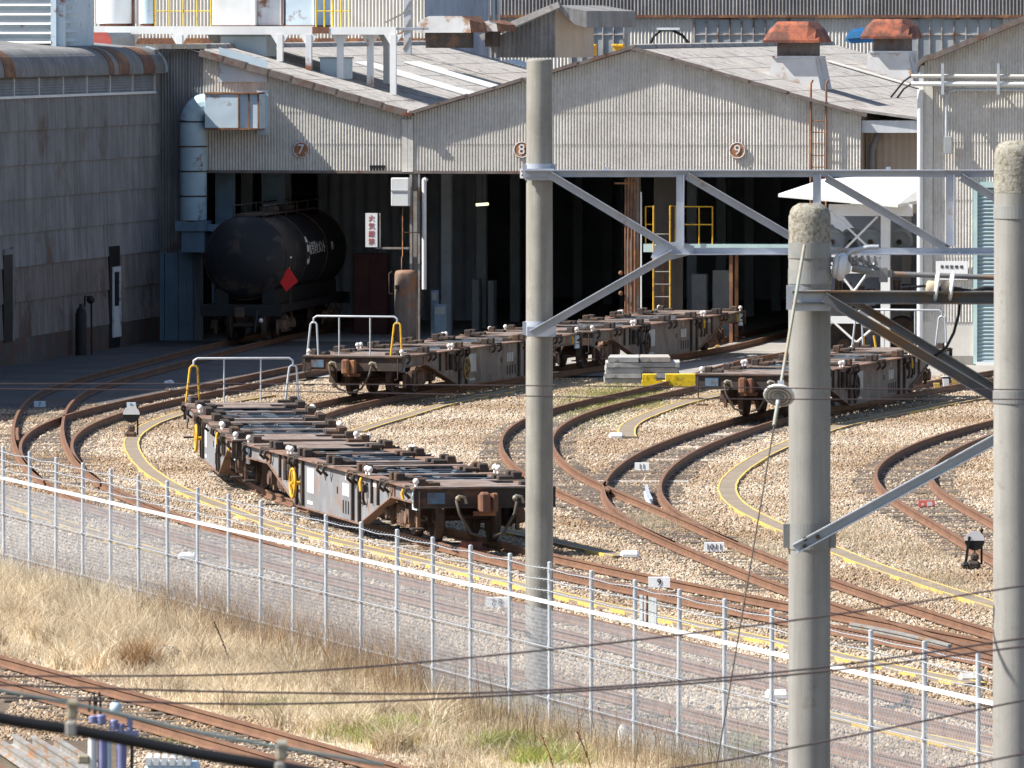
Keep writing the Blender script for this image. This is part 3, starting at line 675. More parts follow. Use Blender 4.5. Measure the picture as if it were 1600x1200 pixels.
d.box2(LB(u0, .07, .35), LB(u1, .11, 1.25)); d.box2(LB(u0, .07, 1.25), LB(u0 + .12, .11, 2.3)); d.box2(LB(u1 - .12, .07, 1.25), LB(u1, .11, 2.3)); d.box2(LB(u0, .07, 2.25), LB(u1, .11, 2.4)); d.build('door', M['white_rust'], left)
d = MB(); u0, u1 = side_pt(2, 500, LX).y, side_pt(15, 500, LX).y; d.box2(LB(u0, -.03, .7), LB(u1, .08, 3.1)); d.build('door_recess', M['black'], left)
d = MB(); d.box2(LB(u1, .0, .7), LB(u1 + .16, .1, 3.3)); d.box2(LB(u0, .0, 3.1), LB(u1, .1, 3.25)); d.build('door_frame', M['slate_back'], left)
# gas bottle trolley by that wall
p = gp(122, 557); q = LOC(p); t = thing('gas_bottle', 'dark gas bottle standing against the shaded wall left of the pale door', 'gas bottle', W(LX + .35, q.y), 0)
b = MB(); b.lathe((0, 0, 0), (0, 0, 1), [(0, .16), (1.2, .16), (1.35, .12), (1.42, .05), (1.5, .05)], 14); b.build('bottle', M['black'], t)
b = MB(); b.tube([(.3, .1, 0), (.3, .1, 1.5), (.25, .0, 1.7), (.12, 0, 1.72), (.1, 0, 1.4)], .03, 6); b.sphere((.28, .0, 1.62), .12); b.build('regulator_hose', M['black'], t)

# ------------------------------------------------------------------ duct and air box at the corner
t = thing('ventilation_duct', 'pale blue round duct bending down the corner left of door 7', 'duct', W(-6.75, -.5), -TH)
zb = face_pt(300, 345, -.5).z; ztp = face_pt(300, 190, -.5).z; r_ = .40; x0 = face_pt(302, 200, -.5).x + 6.75
b = MB(); b.cyl((x0, 0, zb), (x0, 0, ztp), r_, n=20); b.build('down_pipe', M['duct'], t)
b = MB()
for j in range(5): z = zb + (ztp - zb) * j / 4; b.lathe((x0, 0, z - .02), (0, 0, 1), [(0, r_ + .004), (.0, r_ + .022), (.04, r_ + .022), (.04, r_ + .004)], 20)
b.build('flange', M['dark_steel'], t)
arc = [(x0 + .48 - .48 * math.cos(R(a)), .0, ztp + .48 * math.sin(R(a))) for a in range(0, 91, 22)]
b = MB(); b.tube(arc + [(x0 + .9, .1, ztp + .48)], r_ - .01, 18, smooth=False); b.build('elbow', M['duct'], t)
b = MB(); b.box((x0, 0, zb - .15), (.95, .8, .3)); b.box((x0 + .05, 0, zb - .62), (.7, .6, .62)); b.cyl((x0 + .6, 0, .8), (x0 + .6, 0, zb - .4), .05, n=8); b.box((x0 + .6, -.1, zb - .2), (.5, .3, .2)); b.build('filter_box', M['panel_blue'], t)
a, c = face_pt(320, 200, -1.0), face_pt(373, 147, -1.0); e = face_pt(406, 147, -.35)
t = thing('air_intake_box', 'pale blue box with rusty edge fixed on the gable above the duct', 'vent box', W(a.x, -1.0, a.z), -TH)
wd = c.x - a.x; ht = c.z - a.z
b = MB(); b.box2((0, 0, 0), (wd, .95, ht), bev=.01); b.build('box', M['box_blue'], t)
b = MB(); b.box2((wd - .02, .06, -.02), (wd + .62, .95, ht + .0)); b.build('louvre_side', M['box_blue'], t)
b = MB()
for x_ in (wd - .0, wd + .3, wd + .58): b.box2((x_ - .02, -.02 if x_ < wd + .1 else .03, -.03), (x_ + .02, .05, ht + .03))
b.box2((-.02, -.03, ht), (wd + .6, .9, ht + .05)); b.box2((0, -.02, -.05), (wd + .6, .9, 0)); b.build_each('edge_trim', M['rust'], t)
# fluorescent lamp glowing inside door 8
p = face_pt(753, 320, 5.0); t = thing('tube_lamp', 'small glowing yellowish tube lamp hanging in the dark of door 8', 'lamp', W(p.x, 5.0, p.z), -TH)
b = MB(); b.cyl((-.18, 0, 0), (.2, 0, .03), .045, n=8); b.build('tube', M['lit_tube'], t)
b = MB(); b.box((0, .05, .06), (.5, .12, .04)); b.cyl((0, .05, .06), (0, .05, .9), .01, n=6); b.build('lamp_holder', M['dark_steel'], t)

# things at the column between doors 7 and 8
c = c7
p0, p1 = face_pt(611, 322, -.5), face_pt(638, 278, -.5)
t = thing('switch_cabinet', 'white cabinet mounted high on the column between doors 7 and 8', 'cabinet', W(p0.x, -.5, p0.z), -TH)
b = MB(); b.box2((0, 0, 0), (p1.x - p0.x, .35, p1.z - p0.z), bev=.015); b.build('box', M['white'], t)
b = MB(); b.box((.25, -.012, .45), (.5, .02, .04)); b.build('seam', M['grey_box'], t)
b = MB(); b.tube([(.33, .1, 0), (.33, .1, -1.5), (.33, -.05, -1.5), (.33, -.05, -2.1), (.33, -.05, -2.75)], .018, 6); b.bar((.33, -.05, -.78), (.88, .2, -.78), .03, .03); b.build('conduit', M['rust'], t)
p0 = face_pt(634, 520, -.9); t = thing('rusty_barrel_column', 'thick rusty upright cylinder standing below the white cabinet', 'tank', W(p0.x, -.9), -TH)
zt_ = face_pt(634, 422, -.9).z
b = MB(); b.lathe((0, 0, 0), (0, 0, 1), [(0, .34), (.05, .33), (zt_ - .12, .33), (zt_ - .02, .29), (zt_, .2)], 22); b.build('shell', wmat('rust_shell', (.30, .235, .19), (.2, .14, .105), 1.5, streak=.6, c3=(.33, .15, .08), amt=.35), t)
b = MB(); b.tube([(-.42, 0, zt_ - .05), (-.5, 0, zt_ - .1), (-.5, 0, zt_ - .7), (-.4, 0, zt_ - .7)], .018, 6); b.box((-.2, -.3, zt_ - .5), (.12, .08, .12)); b.tube([(.44, .0, zt_ - .3), (.5, -.05, zt_ - .9), (.44, 0, zt_ - 1.3)], .03, 6); b.build('pipework', M['dark_steel'], t)
p0, p1 = face_pt(571, 386, -.3), face_pt(595, 333, -.3)
t = thing('warning_sign', 'narrow white board with vertical red characters in front of door 7', 'sign', W(p0.x, -.3, p0.z), -TH)
b = MB(); b.box2((0, 0, 0), (.36, .03, p1.z - p0.z)); b.build('board', M['sign_white'], t)
tm = text_mb('火気厳禁', .2, .008, True).build('lettering', M['red_paint'], t); tm.location = (.18, -.008, (p1.z - p0.z) / 2)
b = MB(); b.box2((.40, .02, 0), (.45, .06, p1.z - p0.z)); b.box2((.3, .04, -.06), (1.3, .08, -.0)); b.build('bracket', M['gantry_old'], t)
for px, py, ht_, wd_, lb in ((687, 512, 1.15, .36, 'grey control cabinet standing in the dark just right of the rusty cylinder'), (678, 512, 1.55, .2, 'thin pale pipe post behind the grey control cabinet')):
    p = face_pt(px, 516, .3 if wd_ > .3 else .8); t = thing('control_cabinet' if wd_ > .3 else 'pipe_post', lb, 'cabinet' if wd_ > .3 else 'post', W(p.x, .3 if wd_ > .3 else .8, 0), -TH)
    b = MB(); b.box2((-wd_ / 2, 0, .05), (wd_ / 2, .3, ht_), bev=.02); b.build('casing', M['panel_blue'], t)
    b = MB(); b.box2((-wd_ / 2 + .03, -.015, ht_ - .3), (wd_ / 2 - .03, 0, ht_ - .08)); b.build('panel', M['grey_box'], t)

# dim clutter inside the doors
for px0, px1, py0, py1, v, mt, nm, lab in ((552, 604, 398, 520, 6, 'hull_red', 'storage_cabinet', 'dull dark red cabinet in the gloom between tank wagon and rusty cylinder'), (737, 748, 438, 500, 10, 'grey_box', 'storage_cabinet', 'narrow grey cabinet deep in the dark of door 8, left one'), (762, 771, 440, 500, 10, 'grey_box', 'storage_cabinet', 'narrow grey cabinet deep in the dark of door 8, right one')):
    a, c_ = face_pt(px0, py1, v), face_pt(px1, py0, v); t = thing(nm, lab, 'cabinet', W(a.x, v, .035), -TH, 'cabinets inside the shed')
    b = MB(); b.box2((0, 0, 0), (c_.x - a.x, .6, c_.z), bev=.02); b.build('body', M[mt], t); b = MB(); b.box2((.03, -.02, .08), ((c_.x - a.x) / 2 - .01, 0, c_.z - .06)); b.build('door', M[mt], t)
    b = MB(); b.box2(((c_.x - a.x) / 2 + .01, -.02, .08), (c_.x - a.x - .03, 0, c_.z - .06)); b.build('door', M[mt], t)
# access platform and yellow ladder behind the column of door 9
pA, pB = face_pt(1021, 495, .1), face_pt(1047, 495, .1); zt_ = face_pt(1021, 322, .1).z; zp = face_pt(1021, 388, .1).z
t = thing('access_platform', 'raised platform with yellow ladder and yellow rails inside door 9', 'platform', W(pA.x, .1), -TH)
wd = pB.x - pA.x
b = MB()
for x_ in (0, wd): b.tube([(x_, 0, 0), (x_, 0, zt_)], .028, 6); b.tube([(x_ + (-.08 if x_ == 0 else .08), .5, zp), (x_ + (-.08 if x_ == 0 else .08), .5, zt_), (x_, 0, zt_)], .024, 6)
b.build_each('ladder_rail', M['yellow'], t)
b = MB()
for j in range(9): b.tube([(0, 0, .3 + j * .37), (wd, 0, .3 + j * .37)], .016, 6)
b.build_each('rung', M['gantry_old'], t)
b = MB(); b.box2((-.35, .3, zp - .12), (4.6, 1.6, zp + .12)); b.build('deck', M['teal_pale'], t)
b = MB()
for x_ in (-.3, .8, 1.3, 1.7): b.tube([(x_, .4, zp), (x_, .4, zt_ - .02)], .022, 6)
for z in (zt_ - .02, zp + .7): b.tube([(-.3, .4, z), (-.05, .4, z)], .02, 6); b.tube([(wd + .1, .4, z), (1.7, .4, z)], .02, 6)
b.build_each('guard_rail', M['yellow'], t)
b = MB()
for x_, y_ in ((.0, 1.4), (2.2, .4), (2.2, 1.5), (4.4, .4), (4.4, 1.5)): b.box2((x_, y_, 0), (x_ + .1, y_ + .1, zp - .12))
b.build_each('leg', M['rust'], t)
for px0, px1, py, lb in ((1050, 1062, 435, 'dim grey locker nearest the yellow ladder inside door 9'), (1080, 1104, 430, 'dim grey locker in the middle of the row inside door 9'), (1113, 1142, 424, 'palest and widest grey locker inside door 9')):
    a, c_ = face_pt(px0, 500, 5), face_pt(px1, py, 5); t = thing('locker', lb, 'locker', W(a.x, 5, .035), -TH, 'lockers inside door 9')
    b = MB(); b.box2((0, 0, 0), (c_.x - a.x, .5, c_.z), bev=.02); b.build('body', M['grey_box'], t); b = MB(); b.box2((.04, -.02, .1), (c_.x - a.x - .04, 0, c_.z - .1)); b.build('door', M['grey_box'], t)
# tall rusty ladder on the right gable
a, c_ = face_pt(1267, 300, -.15), face_pt(1291, 300, -.15); z1 = face_pt(1267, 131, -.15).z
t = thing('wall_ladder', 'tall thin rusty ladder rising past the eave at the right gable', 'ladder', W(a.x, -.18), -TH)
b = MB()
for x_ in (0, c_.x - a.x): b.tube([(x_, 0, .1), (x_, 0, z1), (x_ + .04, .1, z1 + .1)], .035, 6)
b.build_each('stile', M['rust'], t); b = MB()
for j in range(14): b.tube([(0, 0, 2.2 + j * .34), (c_.x - a.x, 0, 2.2 + j * .34)], .015, 5)
b.build_each('rung', M['rust'], t)

# ------------------------------------------------------------------ lean-to beside the shed (beige wall, white gutter)
a, c_ = face_pt(1350, 290, .9), face_pt(1440, 207, .9)
t = thing('lean_to_wall', 'beige wall with white eave board between the shed and the right workshop', 'wall', W(13.52, .9), -TH)
b = MB(); corrugated(b, 0, 4.2, lambda x: c_.z, lambda x: 0, [3.2], pitch=.2, amp=.012, lap=.01); b.build('wall_sheet', M['wall_beige'], t)
b = MB(); b.box2((-.02, -.8, c_.z), (4.2, -.7, c_.z + .36)); b.build('eave_board', M['white_rust'], t)
b = MB(); b.cyl((.22, -.25, 0), (.22, -.25, c_.z - .5), .1, n=10); b.cyl((.22, -.25, c_.z - .5), (.42, -.25, c_.z), .1, n=10); b.build('down_pipe', M['slate_back'], t)
b = MB(); 
zz = VAL - .02
b.add([(-.3, -.9, zz + .25), (4.2, -.9, zz - .6 + .25), (4.2, 39, zz - .6 + .25), (-.3, 39, zz + .25), (-.3, -.9, zz + .17), (4.2, -.9, zz - .68 + .25), (4.2, 39, zz - .68 + .25), (-.3, 39, zz + .17)], [(0, 1, 2, 3), (4, 5, 6, 7), (0, 1, 5, 4), (1, 2, 6, 5)]); b.build('roof_sheet', M['roof'], t)

# ------------------------------------------------------------------ right workshop
RD = 248.3                                              # distance of its front at pixel x 1437
RO = at(1437, 572, RD); RO.z = 0
def RLOC(p): q = Vector(p) - RO; return Vector((q.dot(EX), q.dot(DY), q.z))
def rf(x, y, v=0.0): return RLOC(onplane(x, y, RO + DY * v, DY))
rb = thing('corrugated_workshop', 'grey corrugated workshop at the right edge with curved eave and teal shutter', 'building', RO, -TH)
sh0 = rf(1443, 106); sh1 = rf(1600, 47); s_ = (sh1.z - sh0.z) / (sh1.x - .35)
def rtop(x):
    r0 = .42
    return sh0.z - .1 + (math.sqrt(max(0, 1 - (1 - min(x, r0) / r0) ** 2)) * .35 if x < r0 else .35 + (x - r0) * s_)
xs0, xs1 = rf(1521, 500).x, rf(1526, 500).x; zlow = rf(1470, 503).z
b = MB(); corrugated(b, 0.12, xs0, rtop, lambda x: zlow, [3.0, 4.6, 6.2, 7.6], pitch=.082, amp=.019); corrugated(b, xs0, 9.0, rtop, lambda x: rf(1530, 293).z, [6.2, 7.6], pitch=.082, amp=.019); b.build('front_wall', M['slate'], rb)
b = MB(); b.box2((.0, -.0, 0), (xs0, .12, zlow + .02)); b.build('low_wall', M['wall_white'], rb)
b = MB(); b.box2((.05, -.03, 0), (xs0 - .02, .1, .28)); b.build('wall_base', M['concrete'], rb)
b = MB(); b.box2((-.03, -.05, 0), (.1, .2, rtop(.05))); b.build('corner_trim', M['white'], rb)
b = MB(); b.cyl((.02, -.14, .1), (.02, -.14, rf(1437, 140).z), .085, n=10); b.build('down_pipe', M['white'], rb)
b = MB(); b.box2((.12, -.05, 2.2), (.36, -.02, sh0.z - .4)); b.build('trim_board', M['slate'], rb)
b = MB()
vs = []
n = 40
for i in range(n + 1):
    x = .0 + 9.0 * (i / n) ** 2
    vs += [(x - .03, -.4, rtop(x) - .02), (x - .03, -.4, rtop(x) + .14), (x - .03, 30, rtop(x) + .14), (x - .03, 30, rtop(x) - .02)]
b.add(vs, [(4 * i + j, 4 * i + 4 + j, 4 * i + 4 + (j + 1) % 4, 4 * i + (j + 1) % 4) for i in range(n) for j in range(4)]); b.add(vs[:4], [(0, 1, 2, 3)]); b.build('curved_roof', M['verge'], rb)
b = MB(); b.box2((-.02, .2, 0), (.1, 30, rtop(.05))); b.build('side_wall', M['slate_back'], rb)
zs = rf(1530, 293).z
b = MB(); b.box2((xs0, -.06, .05), (xs1 + .02, .1, zs + .05)); b.box2((xs1 + .02, -.08, zs), (9, .1, zs + .16)); b.build('shutter_frame', M['teal_pale'], rb)
b = MB(); nsl = 46
for j in range(nsl): z = .08 + (zs - .1) * j / nsl; h = (zs - .1) / nsl; b.add([(xs1 + .02, .02, z), (6, .02, z), (6, -.02, z + h * .5), (xs1 + .02, -.02, z + h * .5), (6, .02, z + h), (xs1 + .02, .02, z + h)], [(0, 1, 2, 3), (3, 2, 4, 5)])
b.build('roller_shutter', M['teal'], rb)
b = MB(); b.box2((xs1, -.1, .02), (6, .05, .12)); b.build('sill', M['white'], rb)
# pipes along its front
def rpt(x, y, v): p = rf(x, y, v); return (p.x, v, p.z)
for py, r, mt, lb in ((119, .055, 'wall_white', 'upper cream pipe along the top of the right workshop'), (131, .065, 'white', 'lower and thicker white pipe along the top of the right workshop')):
    t = thing('wall_pipe', lb, 'pipe', RO, -TH, 'pipes on the right workshop'); b = MB(); b.tube([rpt(1424, py, -.35), rpt(1480, py, -.35), rpt(1700, py + 1, -.35)], r, 8); b.build('pipe', M[mt], t)
    b = MB(); b.tube([rpt(1425, py - 1, -.35), rpt(1412, py + 8, -.35), rpt(1402 - (10 if py < 125 else 0), py + 22 + (11 if py < 125 else 0), -.2)], .03, 6); b.build('cable_end', M['black'], t)
t = thing('conduit_pipe', 'thin grey conduit bending down to a small meter box on the right workshop', 'conduit', RO, -TH)
b = MB(); b.tube([rpt(1700, 140, -.2), rpt(1492, 140, -.2), rpt(1484, 143, -.2), rpt(1479, 152, -.2), rpt(1479, 218, -.2)], .045, 8); b.build('pipe', M['galv'], t)
b = MB(); q = rpt(1481, 240, -.2); b.box2((q[0] - .1, -.32, q[2]), (q[0] + .13, -.1, q[2] + .47), bev=.01); b.build('meter_box', M['grey_box'], t, label='small pale grey meter box')
for px in (1473, 1560):
    t = thing('pipe_hanger', 'pale upright bracket holding the pipes, ' + ('nearer the corner' if px < 1500 else 'just above the right pole'), 'bracket', RO, -TH, 'pipe brackets'); a_, c_ = rpt(px, 148, -.45), rpt(px, 99, -.45)
    b = MB(); b.bar(a_, c_, .08, .06, (0, 1, 0)); b.build('upright', M['galv'], t); b = MB(); b.bar((a_[0], -.45, a_[2] + .1), (a_[0], 0, a_[2] + .1), .05, .05); b.bar((a_[0], -.45, c_[2] - .1), (a_[0], 0, c_[2] - .1), .05, .05); b.build_each('arm', M['galv'], t)
a_, c_ = rf(1462, 437, -.1), rf(1512, 408, -.1)
t = thing('notice_board', 'white notice board with a row of dark characters on the right workshop', 'sign', RO + EX * ((a_.x + c_.x) / 2) + DY * -.08 + Vector((0, 0, (a_.z + c_.z) / 2)), -TH)
b = MB(); b.box((0, 0, 0), (c_.x - a_.x, .03, c_.z - a_.z)); b.build('board', M['sign_white'], t)
text_mb('車 両 整 備 場', .105, .008).build('lettering', M['mark_black'], t).location = (0, -.02, .09)
b = MB()
for i in range(9): b.box((-.32 + i * .08, -.018, -.13), (.05, .008, .045))
b.build('faint_lettering', M['grey_text'], t)

# ------------------------------------------------------------------ big building behind with a window band
bb = thing('background_factory', 'grey corrugated factory wall with a band of old windows behind the roofs', 'building', W(0, 62), -TH)
def bpt(x, y): return face_pt(x, y, 62.0)
zt_, zw1, zw0 = 14.0, bpt(1200, 26).z, bpt(1200, 72).z
b = MB(); corrugated(b, -18, 36, lambda x: zt_, lambda x: zw1, [], pitch=.13, amp=.018, seg=6); b.build('upper_wall', M['slate_back'], bb)
wins = [(893, 975), (1085, 1270), (1378, 1566)]
xsw = [-18.0] + [bpt(x, 50).x for w_ in wins for x in w_] + [36.0]
b = MB()
for i in range(0, len(xsw), 2): corrugated(b, xsw[i], xsw[i + 1], lambda x: zw1 - .03, lambda x: 0, [], pitch=.13, amp=.018, seg=6)
b.build('lower_wall', M['slate'], bb)
b = MB(); b.box2((-18, -.16, zw1 - .04), (36, .05, zw1 + .06)); b.build('drip_rail', M['rust'], bb)
for (xa, xb) in wins:
    x0, x1 = bpt(xa, 50).x, bpt(xb, 50).x; n = max(3, round((x1 - x0) / .42))
    wdw = MB(); 
    for i in range(n + 1): wdw.box2((x0 + (x1 - x0) * i / n - .02, -.06, zw0 - 1), (x0 + (x1 - x0) * i / n + .02, .02, zw1 - .05))
    for z in (zw0 + .42, zw1 - .08): wdw.box2((x0, -.05, z - .02), (x1, .01, z + .025))
    wf = wdw.build('window_band', M['frame'], bb)
    for i in range(n):
        pn = MB(); pn.box2((x0 + (x1 - x0) * i / n + .03, -.0, zw0 - 1), (x0 + (x1 - x0) * (i + 1) / n - .03, .03, zw1 - .06)); pn.build('pane', M['glass'], wf)
b = MB(); b.box2((-18, .1, 0), (36, 14, zt_ - .05)); b.build('building_core', M['inner'], bb)

# small gabled roof light block between
dq = 30.0
t = thing('gabled_dormer', 'small grey gable-ended block on the far roofs above the middle pole', 'roof block', W(0, dq), -TH)
g0, g1, g2 = face_pt(792, 45, dq), face_pt(877, 7, dq), face_pt(920, 17, dq); zb_ = face_pt(850, 90, dq).z
gx = face_pt(868, 60, dq).x
b = MB(); corrugated(b, g0.x - .6, gx, lambda x: min(g0.z + (x - g0.x) * (g1.z - g0.z) / (g1.x - g0.x) - .1, g1.z), lambda x: zb_, [], pitch=.15, amp=.02); b.build('gable_wall', M['slate_back'], t)
b = MB(); b.bar((g0.x - .8, -.25, g0.z - .3), (g1.x, -.25, g1.z), .5, .2); b.build('verge_cap', M['roof'], t)
b = MB(); b.prism([(gx, -.0, zb_), (gx, 0, g1.z - .2), (gx + .8, .9, g1.z - .2), (gx + .8, .9, zb_)], (0, 2, 0)); b.build('side_sheet', M['wall_beige'], t)
b = MB(); b.prism([(g1.x - .2, -.4, g1.z - .02), (g2.x, -.4, g2.z), (g2.x, -.4, g2.z - .55), (g2.x - .4, -.4, g2.z - .45), (g1.x + .1, -.4, g1.z - .25)], (0, 10, 0)); b.build('roof_slab', M['slate_back'], t)

# ------------------------------------------------------------------ roof ventilators
def ventilator(px, py, lab, mat, wd=1.85, dp=2.4, wmt='vent_white', hz=0.0, grp='rusty red roof ventilators'):
    base = roof9(px, py); xb, yb = base.x, base.y
    t = thing('roof_ventilator', lab, 'ventilator', W(xb, yb, 0), -TH, grp)
    zr = lambda x: RIDGE - (xb + x - HB) * SLOPE + .06
    z0 = zr(-.85) + .30
    b = MB(); fx0, fx1 = -.85, .75
    b.prism([(fx0, 0, zr(fx0) - .05), (fx1, 0, zr(fx1) - .05), (fx1 - .22, 0.05, z0 + .22), (fx0 + .08, .05, z0 + .22)], (0, dp, 0)); b.build('curb', M[wmt], t)
    b = MB(); b.box2((fx0 + .1, .0, z0 + .22), (fx1 - .2, dp - .05, z0 + .28)); b.build('curb_rim', M['white_rust'], t)
    b = MB(); b.box2((fx0 + .22, .18, z0 + .28), (fx1 - .35, dp - .25, z0 + .82)); b.build('throat', M['verge'], t)
    zc = z0 + .74; h = .58; x0, x1 = -1.0, .72
    pr = [(x0, zc), (x0 + .03, zc + .15), (x0 + .14, zc + .36), (x0 + .38, zc + h), (x1 - .38, zc + h), (x1 - .14, zc + .36), (x1 - .03, zc + .15), (x1, zc)]
    b = MB(); n = len(pr); ins = .22
    rings = [(-.25, 0.0, 1.0), (-.22, .15, 1.0), (.0, .8, .97), (.2, 1.0, .92), (dp - .45, 1.0, .92), (dp - .25, .8, .97), (dp - .02, .15, 1), (dp, 0, 1)]
    vs = []
    for y, hs, _ in rings:
        for x, z in pr: vs.append((x, y, zc + (z - zc) * max(hs, .02)))
    b.add(vs, [(r * n + i, r * n + i + 1, (r + 1) * n + i + 1, (r + 1) * n + i) for r in range(len(rings) - 1) for i in range(n - 1)], False)
    b.box2((x0, -.27, zc - .06), (x1, dp + .02, zc + .02)); b.build('hood', M[mat], t)
ventilator(1245, 128, 'rusty orange-red roof ventilator, the left and more orange of the two', 'rust_bright')
ventilator(1393, 117, 'rusty red roof ventilator nearer the right workshop, with a blue sheet behind it', 'rust_bright')
p = roof9(1340, 70); t = thing('tarpaulin', 'bright blue sheet bundled behind the right red ventilator', 'tarpaulin', W(p.x, p.y, p.z), -TH)
b = MB(); pr = [(-.42, .12), (-.40, .30), (-.24, .52), (.1, .6), (.62, .58), (.7, .1), (-.2, .05)]
b.prism([(x, 0, z) for x, z in pr], (0, .5, 0)); b.prism([(-.36, -.06, .2), (.5, -.06, .28), (.55, -.06, .5), (-.2, -.06, .46)], (0, .08, 0)); b.build('folded_sheet', M['tarp'], t)
# paler ridge pieces between vent and eave: flashing strips down the right slope
for px, py in ((1290, 96), (1440, 130)):
    p = roof9(px, py); slope_quad(MB(), p.x, 13.3, p.y, p.y + 1.1, HB, .1).build('flashing', M['slate'], shed)
# two pale streaked ventilators at the back of the left roof
def pale_vent(px0, px1, py0, py1, ly, lab):
    a, c_ = face_pt(px0, py1, ly), face_pt(px1, py0, ly); wd, h = c_.x - a.x, c_.z - a.z
    t = thing('roof_ventilator', lab, 'ventilator', W(a.x, ly, a.z), -TH, 'pale streaked roof ventilators')
    pr = [(0, 0), (.02, h * .3), (.16, h * .75), (.45, h), (wd - .6, h), (wd - .35, h * .8), (wd - .3, 0)]
    b = MB(); b.prism([(x, 0, z) for x, z in pr], (0, 2.0, 0)); b.build('hood', M['vent_white'], t)
    b = MB(); b.prism([(wd - .6, -.02, h), (wd - .35, -.02, h * .8), (wd - .3, -.02, 0), (wd - .02, .6, 0), (wd - .1, .6, h * .6), (wd - .4, .6, h)], (0, 1.4, 0)); b.build('hood_end', M['rust'], t)
    b = MB(); b.box2((.3, .2, -.5), (wd - .5, 1.6, 0)); b.build('throat', M['dark_steel'], t)
pale_vent(649, 750, 25, 51, 26, 'pale rust-streaked roof ventilator, the larger left one behind the left roof')
pale_vent(742, 792, 32, 49, 27.5, 'pale rust-streaked roof ventilator, the smaller right one behind the left roof')
# ------------------------------------------------------------------ container flat wagons
HL = 8.72                                               # half length of the frame
DT = 1.05                                               # deck height above the rail head
def wagon_meshes():
    parts = {}
    # side sills with the deep fish belly
    def sill(s):
        web = MB(); pl = [(-HL, DT - .03), (HL, DT - .03), (HL, .78), (6.3, .78), (3.2, .12), (-3.2, .12), (-6.3, .78), (-HL, .78)]
        web.prism([(s * 1.17, y, z) for y, z in pl], (s * .02, 0, 0))
        fl = MB(); bo = [(-HL, .77), (-6.3, .77), (-3.2, .11), (3.2, .11), (6.3, .77), (HL, .77)]
        for a, b in zip(bo[:-1], bo[1:]): fl.bar((s * 1.13, a[0], a[1]), (s * 1.13, b[0], b[1]), .2, .025)
        fl.box2((s * .98, -HL, DT - .03), (s * 1.29, HL, DT))
        for y in (-6.3, 6.3): fl.box2((s * 1.185, y - .25, .78), (s * 1.215, y + .25, DT - .03))
        st = MB()
        for y in (-3.2, -2.55, 3.2, 2.55): st.box2((s * 1.19, y - .05, .14), (s * 1.25, y + .05, DT - .04))
        for y in (-5.0, -4.4, 4.4, 5.0): st.box2((s * 1.19, y - .04, .55), (s * 1.24, y + .04, DT - .04))
        return web, fl, st
    deck = MB(); T = DT + .004
    plates = [(-HL, -7.55), (-6.55, -6.1), (-4.2, -3.9), (-1.0, -.55), (.55, 1.0), (3.9, 4.2), (6.1, 6.55), (7.55, HL), (-.06, .06)]
    for a, b in plates: deck.box2((-1.27, a, T - .02), (1.27, b, T + .012 * (1 if b - a > .5 else .6)))
    deck.box2((-.5, -HL, T - .02), (.5, -6.3, T + .006)); deck.box2((-.5, 6.3, T - .02), (.5, HL, T + .006))
    cross = MB()
    for y in (-7.1, -5.4, -4.8, -3.1, -2.4, -1.7, 1.7, 2.4, 3.1, 4.8, 5.4, 7.1): cross.box2((-1.14, y - .05, T - .26), (1.14, y + .05, T - .03))
    for s in (-1, 1):
        for a, b in ((-6.0, -4.25), (-3.85, -1.05), (1.05, 3.85), (4.25, 6.0)): cross.bar((s * .35, a, T - .06), (s * 1.05, b, T - .06), .07, .04)
    center = MB()
    for s in (-1, 1): center.box2((s * .22, -7.5, T - .42), (s * .30, 7.5, T - .06)); center.box2((s * .16, -7.5, T - .09), (s * .4, 7.5, T - .05))
    pipe = MB()
    pipe.tube([(.62, -HL + .3, .8), (.62, 7.9, .8)], .04, 6); pipe.tube([(-.66, -HL + .4, .74), (-.66, 8.1, .74)], .03, 6)
    pipe.box2((-.9, -1.3, .3), (-.45, .2, .7)); pipe.cyl((.7, -1.6, .5), (.7, .6, .5), .2, n=12); pipe.box2((.2, 1.4, .35), (.6, 2.2, .7))
    return [sill(-1), sill(1)], deck, cross, center, pipe
SILLS, DECK, CROSS, CENTER, PIPE = wagon_meshes()
def W0(name, mb, mat, parent, **k): return mb.build(name, M[mat], parent, **k)
def WE(name, mb, mat, parent, **k): return mb.build_each(name, M[mat], parent, **k)
